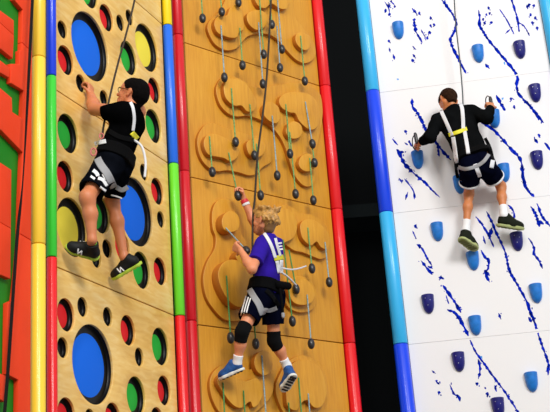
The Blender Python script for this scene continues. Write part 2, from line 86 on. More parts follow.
M['crack']=mat('crack_paint',(6,34,168),.9,spec=0,noise=(30,.7,(1,1,1)))
M['cyan_paint']=mat('cyan_paint',(60,150,225),.5)
M['black']=mat('black_liner',(4,4,5),.4,0,spec=.25)
M['dark']=mat('dark_wall',(5,7,8),.9,spec=.1)
M['beam']=mat('dark_beam',(16,22,23),.8,spec=.1)
M['floor']=mat('floor_mat',(70,74,80),.7,noise=(8,.15,(1,1,1)))
for n,c in dict(blue_disc=(16,104,226),red_disc=(222,36,42),green_disc=(40,170,58),yellow_disc=(238,220,72),grey_disc=(40,40,42)).items(): M[n]=mat(n,c,.6,0,spec=.15)
for n,c in dict(p_blue=(14,62,224),p_green=(52,200,48),p_red=(226,18,26),p_yellow=(246,206,58),q_blue=(24,104,226),q_green=(104,216,40),q_yellow=(246,214,20),p_cyan=(52,180,238),p_royal=(8,66,232),p_crimson=(206,16,30)).items(): M[n]=mat(n,c,.34,.18,spec=.35)
M['maze_red']=mat('maze_orange',(238,66,26),.6,0,spec=.2,noise=(3,.05,(1,1,1)))
M['maze_green']=mat('maze_green',(26,132,26),.6,spec=.2,noise=(4,.12,(1,1,1)))
M['ice_light']=mat('ice_hold_blue',(24,122,212),.45,.08,noise=(25,.15,(1,1,1)),bump=.5)
M['ice_dark']=mat('ice_hold_navy',(16,16,116),.45,.05,noise=(25,.2,(1,1,1)),bump=.5)
M['steel']=mat('steel',(190,192,196),.3); M['steel'].node_tree.nodes['Principled BSDF'].inputs['Metallic'].default_value=1
M['grip']=mat('dark_rubber_grip',(34,33,35),.38,.1)
M['cord_green']=mat('green_cord',(104,158,92),.7,noise=(90,.55,(1,1,1)))
M['cord_blue']=mat('blue_white_cord',(136,164,172),.7,noise=(90,.5,(1,1,1)))
M['cord_lime']=mat('lime_cord',(66,140,70),.7,noise=(90,.4,(1,1,1)))
M['rope_brown']=mat('dark_rope',(52,40,26),.8,noise=(80,.4,(1,1,1)))
M['rope_grey']=mat('grey_rope',(70,78,80),.8,noise=(80,.3,(1,1,1)))
M['webbing']=mat('black_webbing',(12,9,8),.8,spec=.2)
M['skin_a']=mat('skin_tan',(204,124,80),.5); M['skin_b']=mat('skin_fair',(222,142,100),.5); M['skin_c']=mat('skin_light',(204,126,74),.5)
for k in ('skin_a','skin_b','skin_c'): M[k].node_tree.nodes['Principled BSDF'].inputs['Subsurface Weight'].default_value=.05
M['shirt_black']=mat('black_cotton',(7,7,8),1,spec=0,noise=(14,.25,(1,1,1))); M['sweat_black']=mat('charcoal_cotton',(15,16,17),1,spec=0,noise=(14,.25,(1,1,1)))
M['purple']=mat('purple_cotton',(46,24,146),.95,spec=.1,noise=(12,.15,(1,1,1)))
M['navy']=mat('navy_shorts',(8,10,26),1,spec=0,noise=(12,.2,(1,1,1))); M['short_dark']=mat('dark_shorts',(12,14,20),1,spec=0,noise=(14,.3,(1,1,1)))
M['white']=mat('white_cloth',(236,236,236),.7); M['greyweb']=mat('grey_webbing',(150,150,152),.7); M['whiteweb']=mat('white_webbing',(222,222,224),.65)
M['yellow']=mat('yellow_patch',(232,222,40),.6); M['harness_black']=mat('black_harness',(5,5,6),.9,spec=.1)
M['pad']=mat('black_knee_pad',(6,6,7),.9,spec=.15); M['shoe_black']=mat('black_shoe',(11,12,12),.65,spec=.3); M['shoe_blue']=mat('blue_shoe',(18,76,140),.6,noise=(26,.5,(1,1,1)))
M['shoe_olive']=mat('dark_olive_shoe',(30,33,24),.8,spec=.1)
M['sole_green']=mat('yellow_green_sole',(176,204,60),.6); M['sole_white']=mat('white_sole',(226,228,220),.6); M['sole_pale']=mat('pale_green_sole',(164,172,112),.7)
M['sole_dark']=mat('olive_tread',(96,100,40),.7); M['tread_black']=mat('black_tread',(24,24,26),.7); M['lime']=mat('lime_fabric',(120,200,40),.6)
M['hair_black']=mat('black_hair',(9,6,6),.8,spec=.05,noise=(50,.4,(1,1,1)),bump=.3); M['hair_brown']=mat('brown_hair',(44,26,15),.8,spec=.05,noise=(50,.4,(1,1,1)),bump=.4)
M['hair_blond']=mat('blond_hair',(186,138,70),.5,noise=(40,.4,(1,1,1)),bump=.7); M['hair_blond_dark']=mat('dark_blond_hair',(120,84,44),.5)
M['eye_white']=mat('eye_white',(230,228,224),.3); M['iris']=mat('iris',(40,26,18),.2); M['ring']=mat('pale_red_ring',(206,110,104),.5); M['pinkred']=mat('pink_red_band',(216,44,56),.5)

class Wall:
    def __init__(s,a,b):
        s.o=Vector((*a,0)); d=Vector((*b,0))-s.o; s.L=d.length; s.u=d.normalized(); s.n=Vector((s.u.y,-s.u.x,0)); s.ang=math.atan2(s.u.y,s.u.x)
    def w(s,u,z,off=0): return s.o+s.u*u+s.n*off+Vector((0,0,z))
WB=Wall((-1.30052,6.20368),(-.76029,7.51257)); WC=Wall((-.61588,7.83245),(.46441,8.79229)); WD=Wall((1.01106,9.02309),(2.50855,8.84423))
WA=Wall((-1.63026,4.69748),(-1.36109,5.70205))
ZB,H=2.42233,1.15
LV=[0.0,ZB+H,ZB+2*H,ZB+3*H,ZB+4*H+.02]      # seams: bottom row runs on down to the floor
def tag(o,label=None,cat=None,group=None,kind=None):
    if label: o['label']=label
    if cat: o['category']=cat
    if group: o['group']=group
    if kind: o['kind']=kind
    return o
def sharp(me,ang=40):
    bm=bmesh.new(); bm.from_mesh(me)
    for f in bm.faces: f.smooth=True
    for e in bm.edges: e.smooth=not(len(e.link_faces)==2 and e.calc_face_angle(0)>math.radians(ang))
    bm.to_mesh(me); bm.free()
def link(name,me,m,parent=None,loc=None,rotz=0,smooth=40):
    if m is not None:
        ms=m if isinstance(m,(list,tuple)) else [m]
        for q in ms: me.materials.append(q)
    if smooth: sharp(me,smooth)
    o=bpy.data.objects.new(name,me); COL.objects.link(o)
    if parent: o.parent=parent
    if loc is not None: o.location=loc
    if rotz: o.rotation_euler=(0,0,rotz)
    return o
def empty(name,loc,rotz=0):
    o=bpy.data.objects.new(name,None); COL.objects.link(o); o.location=loc; o.rotation_euler=(0,0,rotz); o.empty_display_size=.05; return o
def pymesh(name,V,Fc):
    me=bpy.data.meshes.new(name); me.from_pydata([tuple(map(float,v)) for v in V],[],[tuple(map(int,f)) for f in Fc]); me.update(); return me
def smooth_loop(P,n=6):
    # closed Catmull-Rom through the points
    P=[np.array(p,float) for p in P]; out=[]; k=len(P)
    for i in range(k):
        a,b,c,d=P[i-1],P[i],P[(i+1)%k],P[(i+2)%k]
        for j in range(n):
            t=j/n; out.append(.5*((2*b)+(c-a)*t+(2*a-5*b+4*c-d)*t*t+(3*b-a-3*c+d)*t**3))
    return out
def smooth_path(P,n=8):
    P=[np.array(p,float) for p in P]; out=[]; k=len(P)
    for i in range(k-1):
        a,b,c,d=P[max(i-1,0)],P[i],P[i+1],P[min(i+2,k-1)]
        for j in range(n):
            t=j/n; out.append(.5*((2*b)+(c-a)*t+(2*a-5*b+4*c-d)*t*t+(3*b-a-3*c+d)*t**3))
    out.append(P[-1]); return out
def plate(loops,d0,d1,bev,org=(0,0)):
    # flat plate in wall coordinates: loops of (u,z), from depth d0 (back) to d1 (front) along the wall normal
    cu=bpy.data.curves.new('tmp','CURVE'); cu.dimensions='2D'; cu.fill_mode='BOTH'
    cu.extrude=(d1-d0)/2-bev; cu.bevel_depth=bev; cu.bevel_resolution=2; cu.offset=-bev
    for lp in loops:
        s=cu.splines.new('POLY'); s.points.add(len(lp)-1); s.use_cyclic_u=True
        for p,q in zip(s.points,lp): p.co=(q[0]-org[0],q[1]-org[1],0,1)
    ob=bpy.data.objects.new('tmp',cu); COL.objects.link(ob)
    dg=bpy.context.evaluated_depsgraph_get(); me=bpy.data.meshes.new_from_object(ob.evaluated_get(dg))
    bpy.data.objects.remove(ob); bpy.data.curves.remove(cu)
    mid=(d0+d1)/2
    for v in me.vertices:
        x,y,z=v.co; v.co=(x,-(z+mid),y)
    bm=bmesh.new(); bm.from_mesh(me); bmesh.ops.remove_doubles(bm,verts=bm.verts,dist=1e-5); bm.to_mesh(me); bm.free()
    me.materials.clear(); return me
def tube(P,r,n=10,caps=True):
    P=[np.array(p,float) for p in P]; V=[];Fc=[]; rs=r if isinstance(r,(list,tuple)) else [r]*len(P)
    up=None
    for i,p in enumerate(P):
        t=P[min(i+1,len(P)-1)]-P[max(i-1,0)]; t/=np.linalg.norm(t)+1e-12
        if up is None:
            up=np.cross(t,[0,0,1.]); 
            if np.linalg.norm(up)<.05: up=np.cross(t,[1.,0,0])
        up=up-t*(up@t); up/=np.linalg.norm(up); s=np.cross(t,up)
        for j in range(n):
            a=2*PI*j/n; V.append(p+rs[i]*(math.cos(a)*up+math.sin(a)*s))
    for i in range(len(P)-1):
        for j in range(n):
            a=i*n+j;b=i*n+(j+1)%n; Fc.append((a,b,b+n,a+n))
    if caps: Fc.append(tuple(range(n-1,-1,-1))); Fc.append(tuple(range((len(P)-1)*n,len(P)*n)))
    return V,Fc
def lathe(prof,n=20):
    V=[];Fc=[]
    for r,z in prof:
        for j in range(n): a=2*PI*j/n; V.append((r*math.cos(a),r*math.sin(a),z))
    for i in range(len(prof)-1):
        for j in range(n):
            a=i*n+j;b=i*n+(j+1)%n; Fc.append((a,b,b+n,a+n))
    Fc.append(tuple(range(n-1,-1,-1))); Fc.append(tuple(range((len(prof)-1)*n,len(prof)*n))); return V,Fc
def box(x0,x1,y0,y1,z0,z1):
    return [(x0,y0,z0),(x1,y0,z0),(x1,y1,z0),(x0,y1,z0),(x0,y0,z1),(x1,y0,z1),(x1,y1,z1),(x0,y1,z1)],[(0,3,2,1),(4,5,6,7),(0,1,5,4),(1,2,6,5),(2,3,7,6),(3,0,4,7)]

# ---------------------------------------------------------------- the hall
tag(link('floor',pymesh('floor',*box(-7,7,-4,11.6,-.1,0)),M['floor'],smooth=0),kind='structure')
wb=tag(link('wall_back',pymesh('wall_back',*box(-7,7,11.4,11.6,0,10)),M['dark'],smooth=0),kind='structure')
bm_=tag(link('trim_1',pymesh('trim_1',*box(-.4,2.0,10.9,11.4,5.36,5.5)),M['beam'],smooth=0),kind='structure')
def backing(name,Wl,u0,u1,d):
    V,Fc=box(u0,u1,d,d+.06,0,LV[-1]); return tag(link(name,pymesh(name,V,Fc),M['dark'],loc=Wl.o,rotz=Wl.ang,smooth=0),kind='structure')
backing('wall_left',WB,-.02,WB.L+.03,.13); backing('wall_center',WC,-.03,WC.L+.03,.07); backing('wall_right',WD,-.03,WD.L+.1,.06); backing('wall_far_left',WA,-.6,WA.L-.02,.05)
# ---------------------------------------------------------------- wall of round holes
G=.0035
ROWN=['lowest','third from the top','second from the top','topmost']
RAD=dict(k=(.056,.06),r=(.0905,.0985),g=(.1155,.1275),y=(.168,.185),b=(.2255,.2415)); DR=dict(k=.42,r=.71,g=.67,y=.72,b=.79); DISC=dict(k='grey_disc',r='red_disc',g='green_disc',y='yellow_disc',b='blue_disc'); CN=dict(k='dark',r='red',g='green',y='yellow',b='blue')
labB=['plywood round hole section below the black shirted climber\'s shoes, under the lowest seam',
 'plywood round hole section behind the legs and waist of the black shirted climber',
 'plywood round hole section behind the head and raised hand of the black shirted climber',
 'plywood section above the uppermost seam of the round hole wall, at the picture top']
for i in range(4):
    z0,z1=LV[i]+G,LV[i+1]-G; u0,u1=-.005,WB.L; uc=(u0+u1)/2
    hs=[h for h in HOLES if z0<h[1]<z1]
    if i==3: hs=hs+[(.45,6.35,'b'),(1.0,6.25,'r'),(1.2,6.55,'g')]
    loops=[[(u0,z0),(u1,z0),(u1,z1),(u0,z1)]]; full=[]
    for u,z,c in hs:
        rx,rz=RAD[c]; z=min(max(z,z0+rz+.006),z1-rz-.006); u=max(u,u0+rx+.004); u=min(u,u1-rx-.004); full.append((u,z,c)); n=56 if c in 'by' else 36
        loops.append([(u+rx*math.cos(-2*PI*k/n),z+rz*math.sin(-2*PI*k/n)) for k in range(n)])
    p=link('climbing_wall',plate(loops,-.02,0,.004,(uc,z0)),M['ply'],loc=WB.w(uc,z0),rotz=WB.ang)
    tag(p,labB[i],'climbing wall',None,'thing')
    for u,z,c in full:
        rx,rz=RAD[c]; n=56 if c in 'by' else 36; x,zz=u-uc,z-z0; dr=DR[c]
        rings=[(rx+.002,rz+.002,.018),(rx+.001,rz+.001,.034),(rx-.004,rz-.004,.040),(rx*dr,rz*dr,.043)]
        V=[(x+a*math.cos(2*PI*k/n),d,zz+b*math.sin(2*PI*k/n)) for a,b,d in rings for k in range(n)]; Fc=[]
        for q in range(3):
            for k in range(n): a=q*n+k;b=q*n+(k+1)%n; Fc.append((a,b,b+n,a+n))
        ln=link('hole_liner',pymesh('hole_liner',V,Fc),M['black'],p)
        a,b=rx*dr+.003,rz*dr+.003
        V=[(x+a*s*math.cos(2*PI*k/n),d,zz+b*s*math.sin(2*PI*k/n)) for s,d in ((1,.0445),(1,.041),(.95,.0395)) for k in range(n)]; Fc=[(q*n+k,q*n+(k+1)%n,(q+1)*n+(k+1)%n,(q+1)*n+k) for q in range(2) for k in range(n)]+[tuple(range(2*n,3*n))]
        tag(link('hole_disc',pymesh('hole_disc',V,Fc),M[DISC[c]],ln),CN[c]+' disc at the back of a round hole')
# ---------------------------------------------------------------- amber wall with contour knobs
labC=['amber section with wavy boards under the blond climber\'s shoes, below the lowest seam','amber section with wavy boards behind the blond climber\'s head, back and hips','amber section with two wavy boards just above the blond climber\'s raised hand','amber section with one wavy board at the picture top, above the uppermost seam']
pan=[]
for i in range(4):
    z0,z1=LV[i]+G,LV[i+1]-G; u0,u1=0,WC.L; uc=(u0+u1)/2
    p=link('climbing_wall',plate([[(u0,z0),(u1,z0),(u1,z1),(u0,z1)]],-.02,0,.003,(uc,z0)),M['amber'],loc=WC.w(uc,z0),rotz=WC.ang); tag(p,labC[i],'climbing wall',None,'thing'); pan.append((p,uc,z0,z1))
prow=dict(I1=3,I2=2,I3=2,I4=1,I5=1,I6=1,I7=0,I8=0); island={}
def edge_mat(me,m0,m1):
    me.materials.append(m0); me.materials.append(m1)
    for f in me.polygons: f.material_index=1 if abs(f.normal.y)<.5 else 0
for k,pts in ISL.items():
    p,uc,z0,z1=pan[prow[k]]
    lp=[(min(max(a,.01),WC.L-.01),min(max(b,z0+.008),z1-.008)) for a,b in smooth_loop(pts)]
    me=plate([lp],-.001,.034,.004,(uc,z0)); edge_mat(me,M['amber'],M['ply_edge'])
    island[k]=link('contour_board',me,None,p)
for k,pts in BLOB:
    p,uc,z0,z1=pan[prow[k]]
    lp=[(min(max(a,.012),WC.L-.012),min(max(b,z0+.008),z1-.008)) for a,b in smooth_loop(pts)]
    me=plate([lp],.033,.118 if k=='I4' else .082,.005,(uc,z0)); edge_mat(me,M['amber_knob'],M['ply_edge'])
    link('raised_knob',me,None,island[k])
# ---------------------------------------------------------------- white ice wall
labD=['white section with painted blue cracks below the lowest seam, at the picture bottom','white section with painted blue cracks around the shoes of the climber in charcoal','white section with painted blue cracks behind the back of the climber in charcoal','white section with painted blue cracks and specks above the charcoal climber\'s head']
rnd=random.Random(4)
for i in range(4):
    z0,z1=LV[i]+.0009,LV[i+1]-.0009; u0,u1=0,WD.L; uc=(u0+u1)/2
    me=plate([[(u0,z0),(u1,z0),(u1,z1),(u0,z1)]],-.02,0,.0008,(uc,z0)); me.materials.append(M['white_panel']); me.materials.append(M['crack']); me.materials.append(M['cyan_paint'])
    bm=bmesh.new(); bm.from_mesh(me)
    def quadstrip(L,Rr,mi):
        lv=[bm.verts.new((a[0]-uc,-.0007,a[1]-z0)) for a in L]; rv=[bm.verts.new((a[0]-uc,-.0007,a[1]-z0)) for a in Rr]
        for q in range(len(L)-1):
            f=bm.faces.new((lv[q],rv[q],rv[q+1],lv[q+1])); f.material_index=mi
            f.normal_update()
            if f.normal.y>0: f.normal_flip()
    def speck(u,z,r,mi):
        n=7; vs=[bm.verts.new((u-uc+r*rnd.uniform(.5,1.3)*math.cos(2*PI*k/n),-.0007,z-z0+1.3*r*rnd.uniform(.5,1.3)*math.sin(2*PI*k/n))) for k in range(n)]
        f=bm.faces.new(vs); f.material_index=mi; f.normal_update()
        if f.normal.y>0: f.normal_flip()
    for w,pts in CRACKS:
        rr=random.Random(int(1000*pts[0][0]+77*pts[0][1]))
        P=smooth_path(pts,3) if len(pts)>2 else [np.array(pts[0])+(np.array(pts[1])-np.array(pts[0]))*t for t in np.linspace(0,1,5)]
        Q=[]
        for a,b in zip(P[:-1],P[1:]):
            n=max(1,int(np.linalg.norm(b-a)/.013))
            for j in range(n): Q.append(a+(b-a)*j/n)
        Q.append(P[-1]); L=[];Rr=[]; run=[]
        for q,c in enumerate(Q):
            t=Q[min(q+1,len(Q)-1)]-Q[max(q-1,0)]; t=t/(np.linalg.norm(t)+1e-9); nn=np.array([t[1],-t[0]])
            e=min(1,q/2+.25,(len(Q)-1-q)/2+.25); h=w*1.35*e*rr.uniform(.5,1.5); c=c+nn*rr.uniform(-.25,.25)*w
            L.append(c+nn*h); Rr.append(c-nn*h)
        sp=[(c,rr.random(),rr.uniform(-1,1),rr.uniform(.002,.006)) for c in Q]
        seg=[q for q in range(len(Q)) if z0+.004<Q[q][1]<z1-.004]
        if len(seg)>1: quadstrip([L[q] for q in seg],[Rr[q] for q in seg],1)
        for c,a,b,r in sp:
            if a<.22 and z0+.02<c[1]<z1-.02: speck(c[0]+b*w*2.6,c[1]+.008*b,r*1.3,1)
    for u,z in SPECKS:
        if z0<z<z1: speck(u,z,.014,1); speck(u+rnd.uniform(-.02,.02),z-.02,.006,1)
    for u,z in CYAN:
        if z0<z<z1: speck(u,z,.011,2)
    bm.to_mesh(me); bm.free()
    p=link('climbing_wall',me,None,loc=WD.w(uc,z0),rotz=WD.ang,smooth=0); tag(p,labD[i],'climbing wall',None,'thing')
# ---------------------------------------------------------------- maze wall
i0=None; zA=0
mz=empty('maze_wall',WA.w(WA.L/2,0),WA.ang)
tag(mz,'green backed maze wall with chunky orange blocks at the far left','climbing wall',None,'thing')
oA=(WA.L/2,0)
link('backing_board',plate([[(-.5,0),(WA.L-.03,0),(WA.L-.03,LV[-1]),(-.5,LV[-1])]],-.03,0,.003,oA),M['maze_green'],mz)
fr=[(WA.L-.0,LV[-1]),(.83,LV[-1]),(.825,5.3)]+[tuple(p) for p in MAZE['frame']][1:-3]+[(.905,0),(WA.L-.0,0)]
def cutz(poly,za,zb):
    # clip a polygon to a band of heights
    def clip(P,z,keep):
        out=[]
        for a,b in zip(P,P[1:]+P[:1]):
            ia,ib=keep(a[1]),keep(b[1])
            if ia: out.append(a)
            if ia!=ib:
                t=(z-a[1])/(b[1]-a[1]); out.append((a[0]+(b[0]-a[0])*t,z))
        return out
    P=clip(poly,za,lambda y:y>=za); return clip(P,zb,lambda y:y<=zb)
for i in range(4):
    q=cutz(fr,LV[i]+.002,LV[i+1]-.002)
    link('maze_frame',plate([q],0,.030,.003,oA),M['maze_red'],mz)
for k in ('b1','b2','b3','b4'):
    P=[tuple(p) for p in MAZE[k]]
    for a,b in zip(LV[:-1],LV[1:]):
        q=cutz(P,a+.001,b-.001)
        if len(q)>2: tag(link('maze_block',plate([q],0,.030,.003,oA),M['maze_red'],mz))
link('maze_block',plate([[(.05,4.8),(.40,4.8),(.40,5.1),(.05,5.1)]],0,.030,.003,oA),M['maze_red'],mz)
# ---------------------------------------------------------------- padded corner posts
def post(label,x,y,r,cols):
    t=empty('corner_post',(x,y,0)); tag(t,label,'post')
    for i,c in enumerate(cols):
        z0,z1=LV[i]+.002,LV[i+1]-.002
        V,Fc=lathe([(r-.008,z0),(r-.003,z0+.001),(r,z0+.005),(r,z1-.005),(r-.003,z1-.001),(r-.008,z1)],36)
        o=link('post_sleeve',pymesh('post_sleeve',V,Fc),M[c],t)
        if len(set(cols))>1: o['label']=dict(p_blue='blue',p_green='green',p_red='red',q_blue='blue',q_green='bright green',q_yellow='yellow',p_cyan='light blue',p_royal='royal blue')[c]+' length of padded post'
    return t
post('slim padded post of blue, green and red lengths left of the round holes',-1.291,6.02,.030,['p_red','p_green','p_blue','p_blue'])
post('yellow padded post beside the orange maze wall',-1.314,5.78,.041,['p_yellow']*4)
post('padded post of yellow, blue, green and red lengths right of the round holes',-.722,7.55,.037,['p_red','q_green','q_blue','q_yellow'])
post('red padded post at the left edge of the amber wall',-.660,7.72,.042,['p_crimson']*4)
post('red padded post at the right edge of the amber wall, beside the dark gap',.514,8.83,.051,['p_red']*4)
post('light and royal blue padded post at the left edge of the white wall',.945,9.0,.060,['p_royal','p_cyan','p_royal','p_cyan'])
post('blue padded post at the right edge of the white wall, in the picture corner',2.568,8.82,.060,['p_royal','p_cyan','p_royal','p_cyan'])
# ---------------------------------------------------------------- ice holds
def hold_mesh():
    V=[];Fc=[]; n=17; rows=14; w,h,d=.053,.155,.072
    for i in range(rows):
        t=i/(rows-1)*.985; hw=w*(1-.16*t)*math.sqrt(max(.004,1-max(0,(t-.4)/.6)**2.2)); z=-h*t; dp=d*(1-.3*t)*math.sqrt(max(.004,1-t**3))
        for j in range(n):
            a=PI*j/(n-1); V.append((-hw*math.cos(a),-dp*abs(math.sin(a))**.7,z))
    for i in range(rows-1):
        for j in range(n-1): a=i*n+j; Fc.append((a,a+n,a+n+1,a+1))
    k=len(V)
    for j in range(n):
        a=PI*j/(n-1); V.append((-w*.86*math.cos(a),-.86*d*abs(math.sin(a))**.7,.004))
    for j in range(n-1): Fc.append((j,j+1,k+j+1,k+j))
    Fc.append(tuple(range(k+n-1,k-1,-1))[::-1]); Fc.append(tuple(range((rows-1)*n,rows*n)))
    me=pymesh('hold_body',V,Fc); bm=bmesh.new(); bm.from_mesh(me); bmesh.ops.recalc_face_normals(bm,faces=bm.faces); bm.to_mesh(me); bm.free(); return me
HM=[hold_mesh(),hold_mesh()]
for me,k in zip(HM,('ice_light','ice_dark')): me.materials.append(M[k]); sharp(me,50)
bolt=pymesh('bolt_head',*lathe([(.0035,0),(.0055,.001),(.0055,.003),(.004,.005)],10)); bolt.materials.append(M['steel'])
ICELAB=['light blue ice hold at the upper left of the white wall, beside the specks','light blue ice hold above the charcoal climber\'s right hand, left of the highest navy hold','light blue ice hold under the lowered left fist of the climber in charcoal','light blue ice hold under the raised right fist of the climber in charcoal','light blue ice hold just right of the hips of the climber in charcoal','light blue ice hold half hidden behind the charcoal climber\'s left hip strap','light blue ice hold left of the charcoal climber\'s lower shoe, just below the seam','light blue ice hold under the left shoe of the climber in charcoal','light blue ice hold at the right picture edge, below the charcoal climber\'s right shoe','light blue ice hold just above the lowest seam of the white wall','light blue ice hold at the lower right corner of the picture',
'navy ice hold highest on the white wall, near its right post','navy ice hold just under the uppermost seam of the white wall, near the right edge','navy ice hold at the right edge, level with the charcoal climber\'s waist','navy ice hold under the right shoe of the climber in charcoal','navy ice hold at the left of the white wall, beside the light blue post','navy ice hold just below the lowest seam of the white wall','navy ice hold cut by the bottom edge of the picture']
for k,(u,z,c) in enumerate(ICE):
    c=int(c); t=empty('ice_hold',WD.w(u,z+.056,0),WD.ang); tag(t,ICELAB[k],'climbing hold','ice holds on the white wall')
    o=bpy.data.objects.new('hold_body',HM[c]); COL.objects.link(o); o.parent=t
    if c:
        for x,zz in ((-.020,-.032),(.018,-.05),(-.004,-.09)):
            b=bpy.data.objects.new('bolt',bolt); COL.objects.link(b); b.parent=t
            tt=-zz/.155; hw=.053*(1-.16*tt)*math.sqrt(max(.004,1-max(0,(tt-.4)/.6)**2.2)); dp=.072*(1-.3*tt)*math.sqrt(1-tt**3); b.location=(x,-dp*abs(math.sin(math.acos(-x/hw)))**.7+.0015,zz); b.rotation_euler=(PI/2,0,0); b.scale=(.6,.6,.6)
# ---------------------------------------------------------------- hanging grips on cords
prof=[(.004,.036),(.010,.034),(.017,.027),(.0222,.016),(.0245,.003),(.0238,-.010),(.020,-.023),(.0135,-.033),(.006,-.037),(.002,-.0375)]
prof=[(r*1.14,z*1.16) for r,z in prof]; gm=pymesh('grip_ball',*lathe(prof,20)); gm.materials.append(M['grip']); sharp(gm,60)
bm=bmesh.new(); bm.from_mesh(gm); bmesh.ops.recalc_face_normals(bm,faces=bm.faces); bm.to_mesh(gm); bm.free()
def grip(label,top,ball,cord,sag=0):
    top,ball=np.array(top),np.array(ball)
    t=empty('hanging_grip',top); tag(t,label,'climbing grip','rope grips on the amber wall')
    d=ball-top; P=[d*s for s in np.linspace(0,1,7)]
    V,Fc=tube([np.array(WC.n)*-.006]+P,.0052,8); link('cord',pymesh('cord',V,Fc),M[cord],t)
    b=bpy.data.objects.new('grip_ball',gm); COL.objects.link(b); b.parent=t; b.location=d
    dv=Vector(d).normalized(); b.rotation_mode='QUATERNION'; b.rotation_quaternion=Vector((0,0,-1)).rotation_difference(dv)
    return t
SKIPROPE=()
GLAB=[('egg grip at the top left of the amber wall, leftmost of all', 'cord_green'),
('egg grip near the picture top, second from the left post', 'cord_green'),
('dark egg grip half cut by the picture top, third from the left post', 'cord_green'),
('dark egg grip on a blue white cord just above the uppermost seam, leftmost there', 'cord_blue'),
('dark egg grip on a green cord just above the uppermost seam, second from the left', 'cord_green'),
('dark egg grip on a green cord beside the dark rope, just above the uppermost seam', 'cord_green'),
('dark egg grip on a blue white cord below the uppermost seam, touching the rope', 'cord_blue'),
('dark egg grip in front of the dark rope near the picture top', 'cord_green'),
('egg grip on blue cord right of the rope, higher of two close together', 'cord_blue'),
('egg grip on blue cord right of the rope, lower of two close together', 'cord_blue'),
('dark egg grip on a green cord on the uppermost seam, nearest the right post', 'cord_green'),
('dark egg grip on a green cord from the second wavy board, leftmost of its row', 'cord_green'),
('egg grip on green cord touching the rope, below the middle of the second board', 'cord_green'),
('egg grip on blue cord right of the rope, mid wall, above the middle seam', 'cord_blue'),
('dark egg grip on a green cord beside the round knob, second from the right post', 'cord_green'),
('egg grip on blue cord by the right post, upper of two almost touching', 'cord_blue'),
('egg grip hanging from the round knob to just above the middle seam', 'cord_green'),
('dark egg grip nearest the right post, lower of two almost touching', 'cord_green'),
('dark egg grip on a green cord across the middle seam, nearest the right post', 'cord_green'),
('dark egg grip on a green cord right of the rope, just above the blond hair', 'cord_green'),
('egg grip at the left of the lower wavy board, just above the middle seam', 'cord_green'),
("egg grip on green cord right of the blond climber's shoulder", 'cord_green'),
('egg grip on blue cord right of the blond climber, beside the right post', 'cord_blue'),
("egg grip on a long green cord just right of the blond climber's shorts", 'cord_lime'),
('dark egg grip at the end of the white lanyard behind the blond climber', 'cord_lime'),
('egg grip on blue cord just above the lowest seam, right of the blond climber', 'cord_blue'),
("dark egg grip on a long dark green cord, left of the blond climber's knee pad", 'cord_lime'),
('dark egg grip between the knee pads of the blond climber', 'cord_lime'),
("blue cord hanging between the blond climber's shoes, its grip below the picture", 'cord_blue'),
("green cord hanging under the blond climber's left shoe, its grip below the picture", 'cord_lime'),
('green cord second from the left at the picture bottom, its grip out of view', 'cord_lime'),
("green cord just right of the blond climber's right shoe, its grip out of view", 'cord_lime'),
('blue cord rightmost at the picture bottom, its grip out of view', 'cord_blue'),
("short green cord at the picture bottom below the blond climber's right shoe", 'cord_lime')]
for k,(u,z,ub,zb) in enumerate(ROPES):
    if k in SKIPROPE: continue
    uu=ub+(u-ub)*.6
    lab,cord=GLAB[k]
    dp=.122 if k==26 else .086; grip(lab,WC.w(uu,z,dp),WC.w(ub,zb,dp+.026),cord)
# ---------------------------------------------------------------- climbing ropes
def rope(label,P,r,m,name='climbing_rope',cat='rope',upm=None):
    P=smooth_path(P,6); o=P[-1]; V,Fc=tube([p-o for p in P],r,10)
    return tag(link(name,pymesh(name,V,Fc),m,loc=tuple(o)),label,cat)
